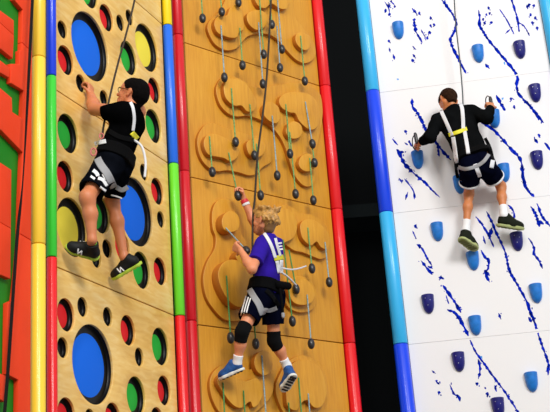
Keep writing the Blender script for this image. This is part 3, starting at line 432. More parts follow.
# ---------------------------------------------------------------- figures: one smooth surface grown from tapered limbs
def nrm(v): v=np.asarray(v,float); return v/(np.linalg.norm(v)+1e-12)
class Fld:
    def __init__(s): s.P=[]; s.mods=[]
    def add(s,a,b,ra,rb=None,k=.02,cuts=(),sq=None):
        s.P.append((np.array(a,float),np.array(b,float),ra,ra if rb is None else rb,k,cuts,sq)); return s
    @staticmethod
    def prim(p,X,Y,Z):
        a,b,ra,rb,k,cuts,sq=p
        q=[X-a[0],Y-a[1],Z-a[2]]; d=b-a
        if sq is not None:
            for ax,f in sq:
                t=(q[0]*ax[0]+q[1]*ax[1]+q[2]*ax[2])*(f-1); q=[q[i]+ax[i]*t for i in range(3)]
                d=d+ax*(d@ax)*(f-1)
        L=d@d
        if L<1e-12: r=np.sqrt(q[0]**2+q[1]**2+q[2]**2)-ra
        else:
            t=np.clip((q[0]*d[0]+q[1]*d[1]+q[2]*d[2])/L,0,1)
            r=np.sqrt((q[0]-t*d[0])**2+(q[1]-t*d[1])**2+(q[2]-t*d[2])**2)-(ra+(rb-ra)*t)
        for c,n in cuts: r=np.maximum(r,(X-c[0])*n[0]+(Y-c[1])*n[1]+(Z-c[2])*n[2])
        return r
    @staticmethod
    def smin(a,b,k):
        if k<=0: return np.minimum(a,b)
        h=np.maximum(k-np.abs(a-b),0)/k; return np.minimum(a,b)-h*h*k*.25
    def ev(s,P):
        P=np.atleast_2d(P); X,Y,Z=P[:,0],P[:,1],P[:,2]; D=np.full(len(P),.5)
        for p in s.P: D=s.smin(D,s.prim(p,X,Y,Z),p[4])
        for m in s.mods: D=m(D,X,Y,Z)
        return D
    def mesh(s,name,h):
        lo=np.min([np.minimum(p[0],p[1])-max(p[2],p[3]) for p in s.P],0)-3*h-.02; hi=np.max([np.maximum(p[0],p[1])+max(p[2],p[3]) for p in s.P],0)+3*h+.02
        n=np.ceil((hi-lo)/h).astype(int)+1; D=np.full(n,.2,np.float32); ax=[(lo[i]+h*np.arange(n[i])).astype(np.float32) for i in range(3)]
        for p in s.P:
            mr=max(p[2],p[3])+.06; a=np.minimum(p[0],p[1])-mr; b=np.maximum(p[0],p[1])+mr
            sl=tuple(slice(max(0,int((a[i]-lo[i])/h)),min(n[i],int((b[i]-lo[i])/h)+2)) for i in range(3))
            X=ax[0][sl[0]][:,None,None]; Y=ax[1][sl[1]][None,:,None]; Z=ax[2][sl[2]][None,None,:]
            D[sl]=s.smin(D[sl],s.prim(p,X,Y,Z).astype(np.float32),p[4])
        X=ax[0][:,None,None]; Y=ax[1][None,:,None]; Z=ax[2][None,None,:]
        for m in s.mods: D=m(D,X,Y,Z)
        D=np.where(np.abs(D)<1e-7,1e-7,D)
        I=D<0; c=np.zeros(tuple(n-1),np.int8)
        for i in (0,1):
            for j in (0,1):
                for k in (0,1): c+=I[i:n[0]-1+i,j:n[1]-1+j,k:n[2]-1+k]
        act=(c>0)&(c<8); A=np.argwhere(act); idx=np.full(act.shape,-1,np.int32); idx[act]=np.arange(len(A))
        S=np.zeros((len(A),3)); N=np.zeros(len(A))
        cor=[(i,j,k) for i in (0,1) for j in (0,1) for k in (0,1)]
        for u in range(8):
            for v in range(u+1,8):
                ca,cb=np.array(cor[u]),np.array(cor[v])
                if np.abs(ca-cb).sum()!=1: continue
                da=D[tuple((A+ca).T)]; db=D[tuple((A+cb).T)]; m=(da<0)!=(db<0)
                t=np.where(m,da/np.where(m,da-db,1),0)[:,None]
                S+=np.where(m[:,None],ca+(cb-ca)*t,0); N+=m
        V=lo+h*(A+S/N[:,None]); Q=[]
        for x in range(3):
            y,z=(x+1)%3,(x+2)%3
            sa=[slice(1,-1)]*3; sb=[slice(1,-1)]*3; sa[x]=slice(0,-1); sb[x]=slice(1,None)
            ch=I[tuple(sa)]!=I[tuple(sb)]; E=np.argwhere(ch)
            if not len(E): continue
            ins=I[tuple(sa)][ch]; base=E.copy(); base[:,y]+=1; base[:,z]+=1
            def cell(dy,dz): g=base.copy(); g[:,y]-=dy; g[:,z]-=dz; return idx[tuple(g.T)]
            q=np.stack([cell(1,1),cell(0,1),cell(0,0),cell(1,0)],1); q[~ins]=q[~ins][:,::-1]; Q.append(q)
        Q=np.concatenate(Q); Q=Q[(Q>=0).all(1)]
        me=bpy.data.meshes.new(name); me.vertices.add(len(V)); me.vertices.foreach_set('co',V.astype(np.float32).ravel())
        me.loops.add(4*len(Q)); me.loops.foreach_set('vertex_index',Q.astype(np.int32).ravel()); me.polygons.add(len(Q))
        me.polygons.foreach_set('loop_start',np.arange(0,4*len(Q),4,dtype=np.int32)); me.polygons.foreach_set('loop_total',np.full(len(Q),4,np.int32))
        me.polygons.foreach_set('use_smooth',np.ones(len(Q),bool)); me.update(calc_edges=True); me.validate(); return me
class Fig:
    # a person: the body mesh is the top-level object, everything worn is its child
    def __init__(s,org): s.org=np.array(org,float); s.root=None
    def put(s,name,me,m,parent=None,label=None):
        n=len(me.vertices); co=np.zeros(3*n,np.float32); me.vertices.foreach_get('co',co); co=co.reshape(-1,3)-s.org.astype(np.float32); me.vertices.foreach_set('co',co.ravel()); me.update()
        ms=m if isinstance(m,(list,tuple)) else [m]
        for q in ms: me.materials.append(q)
        o=bpy.data.objects.new(name,me); COL.objects.link(o)
        if s.root is None: s.root=o; o.location=s.org
        else: o.parent=parent or s.root
        if label: o['label']=label
        return o
CAMP=np.array([0,0,1.6])
def ribbon(flds,pts,w,thick=.004,n=7,lift=.003):
    # a strap laid on the cloth: the path is dropped on to the surface along the direction it is seen from
    P=np.array(smooth_path(pts,n)) if len(pts)>2 else np.array([np.array(pts[0])+(np.array(pts[1])-np.array(pts[0]))*t for t in np.linspace(0,1,n)])
    ev=lambda p: np.min([f.ev(p) for f in flds],0)
    T=np.gradient(P,axis=0); V=[];Fc=[]; m=7
    rows=[]
    for i,p in enumerate(P):
        d=nrm(p-CAMP); side=nrm(np.cross(T[i],d)); row=[]
        for j in range(m):
            row.append(p+side*w*(j/(m-1)-.5)-d*.35)
        rows.append((row,d))
    A=np.array([r for r,_ in rows]).reshape(-1,3); Dd=np.repeat(np.array([d for _,d in rows]),m,0); t=np.zeros(len(A))
    for _ in range(60):
        e=ev(A+Dd*t[:,None]); t+=np.clip(e-lift,-.02,.05)*.8; t=np.minimum(t,.62)
    hit=(t.reshape(len(P),m)); 
    med=np.median(hit,1)
    for i in range(len(P)): hit[i]=np.clip(hit[i],med[i]-.05,med[i]+.05)
    k=np.array([.25,.5,.25]); hh=np.pad(hit,((1,1),(0,0)),'edge'); hit=.25*hh[:-2]+.5*hh[1:-1]+.25*hh[2:]; hit=np.minimum(hit,t.reshape(len(P),m)+.0005)
    S=A+Dd*hit.reshape(-1)[:,None]; S=S.reshape(len(P),m,3)
    for i in range(len(P)):
        for j in range(m): V.append(S[i,j]-rows[i][1]*thick)
    o=len(V)
    for i in range(len(P)):
        for j in range(m): V.append(S[i,j]+rows[i][1]*.004)
    for i in range(len(P)-1):
        for j in range(m-1):
            a=i*m+j; Fc.append((a,a+1,a+m+1,a+m)); b=o+a; Fc.append((b,b+m,b+m+1,b+1))
        for j,fl in ((0,0),(m-1,1)):
            a=i*m+j; q=(a,a+m,o+a+m,o+a); Fc.append(q if not fl else q[::-1])
    for i,fl in ((0,0),(len(P)-1,1)):
        for j in range(m-1): a=i*m+j; q=(a,o+a,o+a+1,a+1); Fc.append(q if not fl else q[::-1])
    me=pymesh('strap',V,Fc); bm=bmesh.new(); bm.from_mesh(me); bmesh.ops.recalc_face_normals(bm,faces=bm.faces)
    for f in bm.faces: f.smooth=True
    bm.to_mesh(me); bm.free(); return me
def head(f,c,face,up,s=1.0,neck=None):
    face=nrm(face); up=np.array(up,float); up=nrm(up-face*(up@face)); r=np.cross(face,up)
    L=lambda x,y,z: c+s*(r*x+face*y+up*z)
    f.add(L(0,-.018,.028),L(0,.012,.03),.079*s,.074*s,.02,sq=[(r,1.1)])
    f.add(L(0,.03,.02),L(0,.042,-.055),.056*s,.036*s,.03)
    f.add(L(0,.056,-.086),L(0,.06,-.086),.019*s,.018*s,.025)
    for q in (-1,1):
        f.add(L(q*.045,.0,-.045),L(q*.014,.052,-.083),.026*s,.018*s,.03)
        f.add(L(q*.02,.076,.02),L(q*.042,.066,.018),.010*s,.009*s,.015)
        f.add(L(q*.035,.062,-.022),L(q*.036,.058,-.03),.018*s,.018*s,.02)
        f.add(L(q*.078,-.012,-.004),L(q*.079,-.008,-.026),.024*s,.016*s,.006,sq=[(nrm(r+face*.5*q),2.8)])
    f.add(L(0,.086,.004),L(0,.103,-.026),.0075*s,.0115*s,.01)
    for q in (-1,1): f.add(L(q*.008,.094,-.03),L(q*.01,.09,-.03),.008*s,.008*s,.008)
    f.add(L(-.016,.080,-.054),L(.016,.080,-.054),.008*s,.008*s,.006); f.add(L(-.013,.078,-.064),L(.013,.078,-.064),.0085*s,.0085*s,.006)
    if neck is not None: f.add(neck,L(0,-.022,-.045),.047*s,.044*s,.025)
    return L,r,face,up
def hand(f,wr,d,pn,s=1.0,curl=.8,side=1,spread=.12,thumb=.6):
    # wr wrist, d wrist-to-knuckle direction, pn the way the palm faces, side the thumb side (+1: along d x pn)
    d=nrm(d); pn=nrm(pn-d*(np.array(pn)@d)); x=np.cross(d,pn)*side
    L=lambda a,b,c: wr+s*(d*a+x*b+pn*c)
    Kn=[]
    for i,(b,a) in enumerate(((.027,.072),(.009,.077),(-.009,.073),(-.026,.065))):
        f.add(L(.004,b*.55,0),L(a,b,0),.0135*s,.0108*s,.010); Kn.append((a,b))
    for i,((a,b),ln) in enumerate(zip(Kn,(.062,.07,.065,.05))):
        p=L(a,b,0); ang=.25; fs=(1-i)*spread*.5
        for seg,(fr,rr) in enumerate(((.45,.0088),(.31,.0080),(.24,.0072))):
            ang+=curl*(1.0 if seg else .7)
            dd=nrm(d*math.cos(ang)+pn*math.sin(ang)+x*fs*(1 if seg==0 else .3)); q=p+dd*ln*fr*s*1.05
            f.add(p,q,rr*s,rr*.93*s,.004); p=q
    p=L(.018,.026,.004); q=p+s*.036*nrm(d*.6+x*.75+pn*.35); f.add(L(.006,.012,0),p,.013*s,.012*s,.012); f.add(p,q,.0115*s,.0095*s,.008); e=q+s*.028*nrm(d*.7+x*(.5-thumb)+pn*.75); f.add(q,e,.009*s,.0078*s,.004)
def lerp(a,b,t): return np.array(a)+(np.array(b)-np.array(a))*t
def frame(J):
    up=nrm(J['neck']-J['pelv']); r=J['shR']-J['shL']; r=nrm(r-up*(r@up)); return up,r,np.cross(up,r)
def torso(f,J,g=0.,k=.045,low=True,s=1.):
    up,r,fw=frame(J); S=(J['shL']+J['shR'])/2; Pv=(J['hipL']+J['hipR'])/2; hr=nrm(J['hipR']-J['hipL'])
    for q in (-1,1):
        c=S-up*.05*s+r*q*.062*s; w=lerp(Pv,S,.42)+r*q*.042*s; h=Pv+up*.045*s+hr*q*.055*s
        f.add(c,w,(.080+g/s)*s,(.070+g/s)*s,k); f.add(w,h,(.070+g/s)*s,(.080+g/s)*s,k)
        sh=J['shR'] if q>0 else J['shL']; f.add(lerp(J['neck'],S,.25)+r*q*.02*s,sh-up*.005,(.036+g/s)*s,(.040+g/s)*s,k)
        f.add(S-up*.07*s+r*q*.06*s-fw*.02*s,lerp(S,Pv,.3)+r*q*.05*s-fw*.02*s,(.068+g/s)*s,(.06+g/s)*s,k)
def shoe(F,fig,side,H_,T_,A_,mu,ms,mt=None,logo=False,s=1.,parent=None,tongue=None,lab=None):
    t=nrm(T_-H_); mid=lerp(H_,T_,.4); up=A_-lerp(H_,T_,.22); up=nrm(up-t*(up@t)); x=np.cross(t,up); Ln=np.linalg.norm(T_-H_)
    P=lambda a,b,c: H_+t*a*Ln+x*b+up*c
    f=Fld(); b0=P(0,0,.011*s)
    f.add(P(.14,0,.036*s),P(.45,0,.038*s),.031*s,.036*s,.02,cuts=[(b0,-up)]); f.add(P(.45,0,.034*s),P(.86,0,.024*s),.037*s,.029*s,.02,cuts=[(b0,-up)])
    f.add(P(.55,.012,.026*s),P(.75,-.01,.024*s),.034*s,.033*s,.02,cuts=[(b0,-up)])
    ca=lerp(P(.2,0,.04),A_,.72); f.add(P(.2,0,.045*s),ca,.034*s,.037*s,.02,cuts=[(b0,-up),(ca,nrm(A_-P(.2,0,.04)))]); f.add(P(.5,0,.045*s),P(.3,0,.075*s),.026*s,.028*s,.02)
    o=fig.put('shoe',f.mesh('shoe',.004),mu,None,lab)
    g=Fld(); g.add(P(.12,0,.01*s),P(.45,0,.01*s),.036*s,.037*s,.01,sq=[(up,.9)],cuts=[(P(0,0,.016*s),up),(P(0,0,-.002),-up)])
    g.add(P(.45,0,.01*s),P(.75,0,.01*s),.037*s,.042*s,.01,cuts=[(P(0,0,.016*s),up),(P(0,0,-.002),-up)]); g.add(P(.75,0,.01*s),P(.88,0,.012*s),.042*s,.030*s,.01,cuts=[(P(0,0,.017*s),up),(P(0,0,-.002),-up)])
    so=fig.put('sole',g.mesh('sole',.0035),ms,o)
    if mt is not None:
        h=Fld(); 
        for a in (.06,.2,.34,.5,.66,.82): h.add(P(a,-.02,-.002),P(a+.05,.02,-.002),.011*s,.011*s,.0,sq=[(up,1.6)])
        fig.put('tread',h.mesh('tread',.0035),mt,o,'outsole tread')
    if tongue is not None:
        h=Fld(); h.add(P(.36,0,.07*s),P(.26,0,.105*s),.022*s,.018*s,.01,sq=[(nrm(t+up*.6),2.2)]); fig.put('tongue',h.mesh('tongue',.004),tongue,o,'lime tongue')
    if logo:
        for sx in (-1,1):
            y0=.03*sx
            pts=[(.50,.020),(.54,.052),(.62,.022),(.66,.054)]
            for q,(a,b) in enumerate(zip(pts[:-1],pts[1:])):
                L0=[]
                for tt in np.linspace(0,1,5):
                    aa=a[0]+(b[0]-a[0])*tt; cc=(a[1]+(b[1]-a[1])*tt)*s; p=P(aa,.09*sx,cc)
                    for _ in range(30): p=p-x*sx*np.clip(f.ev(p)[0]-.001,-.01,.02)
                    L0.append(p)
                V,Fc=tube(L0,.0042*s,6); fig.put('shoe_logo',pymesh('logo',V,Fc),M['white'],o,'white letter N stroke' if q==0 else None)
    return o
def legs(f,J,s=1.):
    up,r,fw=frame(J)
    for q in 'LR':
        h,k,a=J['hip'+q],J['kn'+q],J['an'+q]; f.add(h,k,.074*s,.049*s,.03)
        bk=nrm((h-k)/np.linalg.norm(h-k)+(a-k)/np.linalg.norm(a-k)); sh=a-k
        f.add(k,k+sh*.1,.046*s,.044*s,.02); f.add(k+sh*.08,k+sh*.38+bk*.010*s,.042*s,.046*s,.03); f.add(k+sh*.38+bk*.010*s,a,.045*s,.029*s,.03)
        u_=nrm(a-lerp(J['he'+q],J['to'+q],.22))*.036; f.add(a,lerp(J['he'+q],J['to'+q],.3)+u_,.029*s,.02*s,.02); f.add(lerp(J['he'+q],J['to'+q],.2)+u_,lerp(J['he'+q],J['to'+q],.72)+u_*.8,.016*s,.013*s,.02)
        f.add(k-bk*.012*s,k-bk*.014*s+sh*.04,.036*s,.034*s,.03)
def arms(f,J,s=1.):
    for q in 'LR':
        f.add(J['sh'+q],J['el'+q],.043*s,.035*s,.03); f.add(J['el'+q],lerp(J['el'+q],J['ha'+q],.35),.035*s,.036*s,.02); f.add(lerp(J['el'+q],J['ha'+q],.35),J['ha'+q],.036*s,.024*s,.02)
def sleeves(f,J,t,s=1.,r0=.060,r1=.052,fore=0):
    for q in 'LR':
        e=lerp(J['sh'+q],J['el'+q],t); d=nrm(J['el'+q]-J['sh'+q])
        if fore:
            f.add(J['sh'+q],J['el'+q],r0*s,r1*s,.03); w=lerp(J['el'+q],J['ha'+q],fore); f.add(J['el'+q],w+.03*nrm(w-J['el'+q]),r1*s,.036*s,.02,cuts=[(w,nrm(w-J['el'+q]))])
        else: f.add(J['sh'+q],e+d*.04,r0*s,r1*s,.03,cuts=[(e,d)])
def wrinkle(amp,fr):
    def m(D,X,Y,Z): return D+amp*np.sin(fr*(X+.6*Z)+2*np.sin(fr*.45*Y+1))*np.sin(fr*.8*(Y-.5*Z)+1.5*np.sin(fr*.5*X))
    return m
def plane(c,n):
    def m(D,X,Y,Z): return np.maximum(D,(X-c[0])*n[0]+(Y-c[1])*n[1]+(Z-c[2])*n[2])
    return m
def shorts(f,J,t,s=1.,flare=.088):
    Pv=(J['hipL']+J['hipR'])/2; up,r,fw=frame(J); hr=nrm(J['hipR']-J['hipL'])
    for q in (-1,1):
        h=J['hipR'] if q>0 else J['hipL']
        f.add(Pv+up*.10*s+hr*q*.05*s,Pv+up*.02*s+hr*q*.06*s,.086*s,.095*s,.04); f.add(h-fw*.03*s+up*.01,h-fw*.025*s-up*.03*s,.080*s,.078*s,.04)
        k=J['knR'] if q>0 else J['knL']; e=lerp(h,k,t); d=nrm(k-h)
        f.add(h,e+d*.05,.089*s,flare*s,.03,cuts=[(e,d)])
    tp=Pv+up*.125*s; f.mods.append(plane(tp,up))
    ends=[(lerp(J['hip'+q],J['kn'+q],t),nrm(J['kn'+q]-J['hip'+q])) for q in 'LR']
    def hollow(D,X,Y,Z):
        for e,d in ends:
            a=e-d*.05; qx,qy,qz=X-a[0],Y-a[1],Z-a[2]; tt=np.maximum(qx*d[0]+qy*d[1]+qz*d[2],0); rr=np.sqrt(np.maximum(qx*qx+qy*qy+qz*qz-(qx*d[0]+qy*d[1]+qz*d[2])**2,0))
            ins=np.maximum(rr-(flare-.010)*s,-(qx*d[0]+qy*d[1]+qz*d[2])); ins=np.maximum(ins,(qx*d[0]+qy*d[1]+qz*d[2])-.12); D=np.maximum(D,-ins)
        return D
    f.mods.append(hollow); return ends
def hem_band(J,t,s,flare,width=.016):
    f=Fld()
    for q in 'LR':
        e=lerp(J['hip'+q],J['kn'+q],t); d=nrm(J['kn'+q]-J['hip'+q]); f.add(e-d*.04,e+d*.04,flare*s+.004,flare*s+.004,0,cuts=[(e+d*.002,d),(e-d*width,-d)])
    def hol(D,X,Y,Z):
        for q in 'LR':
            e=lerp(J['hip'+q],J['kn'+q],t); d=nrm(J['kn'+q]-J['hip'+q]); qx,qy,qz=X-e[0],Y-e[1],Z-e[2]; al=qx*d[0]+qy*d[1]+qz*d[2]
            rr=np.sqrt(np.maximum(qx*qx+qy*qy+qz*qz-al**2,0)); D=np.maximum(D,-np.maximum(rr-(flare-.008)*s,np.abs(al)-.05))
        return D
    f.mods.append(hol); return f
def belt(J,s,lvl,w,g,extra=0):
    f=Fld(); up,r,fw=frame(J); torso(f,J,g,s=s); Pv=(J['hipL']+J['hipR'])/2; hr=nrm(J['hipR']-J['hipL'])
    for q in (-1,1): f.add(Pv+up*.10*s+hr*q*.05*s,Pv+up*.02*s+hr*q*.06*s,(.086+.012)*s+extra,(.095+.012)*s+extra,.04)
    c=lerp(Pv,J['neck'],lvl); f.mods.append(plane(c+up*w/2,up)); f.mods.append(plane(c-up*w/2,-up)); return f
def hair(f,L,r,face,up,s=1.,g=.013,front=.03,nape=-.06,amp=.004,fr=160,extra=()):
    f.add(L(0,-.018,.028),L(0,.012,.03),.079*s+g,.074*s+g,.02,sq=[(r,1.1)])
    f.add(L(0,-.05,-.01),L(0,-.045,-.05),.052*s+g*.5,.040*s+g*.4,.03)
    for a,b,ra,rb in extra: f.add(L(*a),L(*b),ra*s,rb*s,.015)
    def m(D,X,Y,Z):
        c=L(0,0,0); x=X-c[0];y=Y-c[1];z=Z-c[2]; fl=(x*face[0]+y*face[1]+z*face[2])/s; ul=(x*up[0]+y*up[1]+z*up[2])/s
        D=D+amp*np.sin(fr*x+3*np.sin(fr*.4*z))*np.sin(fr*y+2*np.sin(fr*.5*x))*1.0+amp*.7*np.sin(fr*1.7*(z+x)+1)*np.sin(fr*1.3*(y-z))
        cutp=.75*fl-.66*ul-front; D=np.maximum(D,cutp*s); D=np.maximum(D,(nape-ul)*s)
        ear=np.maximum(-.028-fl,ul+.004); D=np.maximum(D,-np.maximum(-.032-fl,ul-.010)*s) ; return D
    f.mods.append(m); return f
def knee_pad(J,q,s):
    f=Fld(); h,k,a=J['hip'+q],J['kn'+q],J['an'+q]; p0=lerp(k,h,.22); p1=lerp(k,a,.30); d0=nrm(k-h); d1=nrm(a-k)
    f.add(lerp(k,h,.4),k,.057*s,.049*s,.02,cuts=[(p0,-d0)]); f.add(k,lerp(k,a,.5),.050*s,.044*s,.02,cuts=[(p1,d1)]); return f
def sock(J,q,s,t0=.74):
    f=Fld(); k,a=J['kn'+q],J['an'+q]; d=nrm(a-k); c=lerp(k,a,t0); f.add(lerp(k,a,t0-.1),a+d*.01,.038*s,.031*s,.02,cuts=[(c,-d)]); f.add(a,lerp(J['he'+q],J['to'+q],.3)+.03*nrm(a-lerp(J['he'+q],J['to'+q],.22)),.032*s,.022*s,.02); return f
def eyes(fig,L,s):
    for q in (-1,1):
        f=Fld(); f.add(L(q*.031,.068,.001),L(q*.031,.069,.001),.0115*s,.0115*s,0); o=fig.put('eye',f.mesh('eye',.0025),M['eye_white'])
        g=Fld(); g.add(L(q*.031,.0765,.001),L(q*.031,.077,.001),.0052*s,.0052*s,0); fig.put('iris',g.mesh('iris',.0018),M['iris'],o)
def straps(fig,hn,flds,who):
    for nm,w,m,pts in STRAPS[who]:
        mm={'w':'whiteweb','w2':'white','y':'yellow','g':'greyweb','k':'harness_black'}[m]
        par=hn; name=nm
        if nm in('stripe','print','print2','back'): continue
        fig.put(name,ribbon(flds,pts,w),M[mm],par,{'y':'yellow patch joining the harness straps','g':'grey leg loop webbing','w':'white webbing','k':'black webbing'}[m])
for J in (JB,JC,JD):
    for k in J: J[k]=np.array(J[k],float)
VB=.005
# ---- boy in the black T-shirt
J=JB; up,r,fw=frame(J); s=.93; fig=Fig(J['pelv']); b=Fld()
torso(b,J,0,s=s); arms(b,J,s*1.2); legs(b,J,s*.95)
L,hr_,hf,hu=head(b,J['head'],(-.84,.22,.42),(.25,-.1,1),.97,J['neck'])
wl=JB['haL']; hand(b,wl,np.array((-.05,.06,1.)),-np.array(WB.n)+np.array((0,0,-.1)),s,.75,1)
hand(b,J['haR'],-np.array(WB.n)+np.array((0,0,.4)),(0,0,-1),s,.7,1)
body=fig.put('person',b.mesh('person',VB),M['skin_a']); tag(body,'boy in glasses, black T-shirt and dark patterned shorts, climbing the panel of round holes','person')
h=hair(Fld(),L,hr_,hf,hu,.97,.007,.016,-.08,.0012,190); fig.put('hair',h.mesh('hair',.0045),M['hair_black'],None,'short black hair')
eyes(fig,L,1.0)
gl=[]
for q in (-1,1): gl.append([L(q*.031+.021*math.cos(a),.089-.10*abs(q*.031+.021*math.cos(a))**1.5,.001+.016*math.sin(a)) for a in np.linspace(0,2*PI,17)])
V=[];Fc=[]
for P in gl+[[L(-.010,.092,.004),L(.010,.092,.004)],[L(.052,.083,.006),L(.075,.03,.004),L(.083,-.012,.0)],[L(-.052,.083,.006),L(-.075,.03,.004),L(-.083,-.012,.0)]]:
    v,f_=tube(P,.0022,6); o=len(V); V+=v; Fc+=[tuple(i+o for i in q) for q in f_]
fig.put('glasses',pymesh('glasses',V,Fc),M['harness_black'],None,'thin dark glasses')
sh=Fld(); torso(sh,J,.014,s=s); sleeves(sh,J,.55,s,.066,.064); sh.mods+=[wrinkle(.003,42),plane(lerp(J['pelv'],J['neck'],.14),-up),plane(J['neck']-up*.0,nrm(up*.85+fw*.3))]
fig.put('t_shirt',sh.mesh('t_shirt',VB),M['shirt_black'])
so=Fld(); FL=.086; shorts(so,J,.80,s,FL); so.mods.append(wrinkle(.003,48)); fig.put('shorts',so.mesh('shorts',VB),M['short_dark'])
for nm,w,m,pts in STRAPS['B']:
    if nm.startswith('print'): fig.put('shorts_print',ribbon([so],pts,w,.0015,5,.0015),M['white'],[c for c in fig.root.children if c.name.startswith('shorts')][0],'white print on dark shorts')
bl=belt(J,s,.18,.075,.026,.004); hn=fig.put('harness',bl.mesh('harness',VB),M['harness_black'],None,'black climbing harness with white straps'); straps(fig,hn,[sh,so,bl],'B')
V,Fc=tube(smooth_path(RP['BL'],6),.008,8); fig.put('hanging_lanyard',pymesh('lanyard',V,Fc),M['whiteweb'],hn,'white lanyard hanging from the harness')
# gear loops at the front of the belt
def ring(c,n,R,rr,m,name,lab):
    n=nrm(n); a=nrm(np.cross(n,(0,0,1.))); bb=np.cross(n,a); P=[np.array(c)+R*(a*math.cos(t)*.7+bb*math.sin(t)) for t in np.linspace(0,2*PI,19)]
    V,Fc=tube(P,rr,8,False); fig.put(name,pymesh(name,V,Fc),m,hn,lab)
fb=lerp(J['pelv'],J['neck'],.14)
ring(RINGB[0],(0.1,-1,0),.024,.005,M['ring'],'gear_ring','pale red ring at the harness front'); ring(RINGB[1],(0.1,-1,0),.018,.004,M['ring'],'gear_ring','small pale red ring above the belt')
for q in 'LR': shoe(None,fig,q,J['he'+q],J['to'+q],J['an'+q],M['shoe_black'],M['sole_green'],M['sole_green'],True,1.0,None,M['lime'] if q=='L' else None)
# ---- blond boy in purple
J=JC; up,r,fw=frame(J); s=.98; fig=Fig(J['pelv']); b=Fld()
torso(b,J,0,s=s*.88); arms(b,J,s*.95); legs(b,J,s*.84)
L,hr_,hf,hu=head(b,J['head'],(-.80,.50,.18),(0,0,1),.94,J['neck'])
hand(b,J['haR'],np.array((-.22,-.02,1.)),np.array((-.75,-.35,-.3)),s,1.0,1)
hand(b,J['haL'],np.array((-.25,.15,.25)),np.array((.9,.35,-.1)),s,.85,1)
body=fig.put('person',b.mesh('person',VB),M['skin_b']); tag(body,'blond boy in a purple shirt and knee pads, reaching up among the hanging grips','person')
ex=[((.05*math.sin(i*2.4)*1.2,-.03+.05*math.cos(i*2.4)*1.2,.09+.012*math.sin(i*3.1)),(.06*math.sin(i*2.4)*1.2,-.03+.06*math.cos(i*2.4+.5)*1.2,.105+.012*math.sin(i*1.7)),.018,.010) for i in range(12)]+[((.0,.06,.085),(.02,.085,.085),.026,.014),((-.03,.06,.08),(-.04,.085,.075),.024,.012),((.05,.03,.085),(.065,.05,.09),.024,.012)]+[((.08*math.sin(a),-.03-.07*math.cos(a),.02),(.09*math.sin(a),-.035-.08*math.cos(a),-.01),.020,.012) for a in np.linspace(-1.4,1.4,7)]
h=hair(Fld(),L,hr_,hf,hu,.94,.006,.036,-.05,.0032,150,ex); fig.put('hair',h.mesh('hair',.0045),M['hair_blond'],None,'tousled blond hair')
h=Fld(); h.add(L(0,-.045,-.02),L(0,-.042,-.062),.056,.044,.02); h.mods.append(plane(L(0,-.02,0),hf)); fig.put('hair',h.mesh('hair',.0045),M['hair_blond_dark'],None,'darker cropped hair at the nape')
eyes(fig,L,.94)
sh=Fld(); torso(sh,J,.014,s=s*.88); sleeves(sh,J,.70,s,.058,.060); sh.mods+=[wrinkle(.003,40),plane(lerp(J['pelv'],J['neck'],.02),-up),plane(J['neck']-up*.005,nrm(up*.9+fw*.25))]
fig.put('t_shirt',sh.mesh('t_shirt',VB),M['purple'])
so=Fld(); shorts(so,J,.62,s*.95,.084); so.mods.append(wrinkle(.003,48)); sho=fig.put('shorts',so.mesh('shorts',VB),M['navy'])
for nm,w,m,pts in STRAPS['C']:
    if nm=='back': fig.put('back_print',ribbon([sh],pts,w,.0012,5,.0012),M['white'],[c for c in fig.root.children if c.name.startswith('t_shirt')][0],'white print on the shirt back')
    if nm=='stripe': fig.put('side_stripe',ribbon([so],pts,w,.0015,7,.0015),M['white'],sho,'white side stripe')
bl=belt(J,s*.93,.17,.085,.026,.004); hn=fig.put('harness',bl.mesh('harness',VB),M['harness_black'],None,'black climbing harness with grey leg loops'); straps(fig,hn,[sh,so,bl],'C')
f=Fld(); f.add(POUCH[0],POUCH[1],.032,.028,.02); fig.put('gear_pouch',f.mesh('pouch',.005),M['harness_black'],hn)
V,Fc=tube(smooth_path(RP['CK'],6),.010,8); fig.put('hanging_strap',pymesh('hanging_strap',V,Fc),M['harness_black'],hn); f=Fld(); f.add(RP['CK'][2],np.array(RP['CK'][2])-np.array((0,0,.02)),.013,.012,0); fig.put('buckle',f.mesh('buckle',.004),M['greyweb'],hn,'grey buckle')
for k_ in ('CL','CM'):
    V,Fc=tube(smooth_path(RP[k_],6),.007 if k_=='CL' else .006,8); fig.put('lanyard',pymesh('lanyard',V,Fc),M['whiteweb'],hn,'white lanyard')
for q in 'LR':
    fig.put('knee_pad',knee_pad(J,q,s).mesh('knee_pad',VB),M['pad']); fig.put('sock',sock(J,q,s,.72).mesh('sock',.004),M['white'],None,'white ankle sock')
    shoe(None,fig,q,J['he'+q],J['to'+q],J['an'+q],M['shoe_blue'],M['sole_white'],M['tread_black'],False,1.0)
w0,w1=lerp(J['elR'],J['haR'],.86),lerp(J['elR'],J['haR'],.97); f=Fld(); f.add(w0,w1,.031,.030,0,cuts=[(w0,-nrm(w1-w0)),(w1,nrm(w1-w0))]); fig.put('wristband',f.mesh('wristband',.0035),M['pinkred'],None,'red and white paper wristband')
w0,w1=lerp(J['elR'],J['haR'],.78),lerp(J['elR'],J['haR'],.86); f=Fld(); f.add(w0,w1,.031,.031,0,cuts=[(w0,-nrm(w1-w0)),(w1,nrm(w1-w0))]); fig.put('wristband',f.mesh('wristband',.0035),M['white'],None,'white wristband')
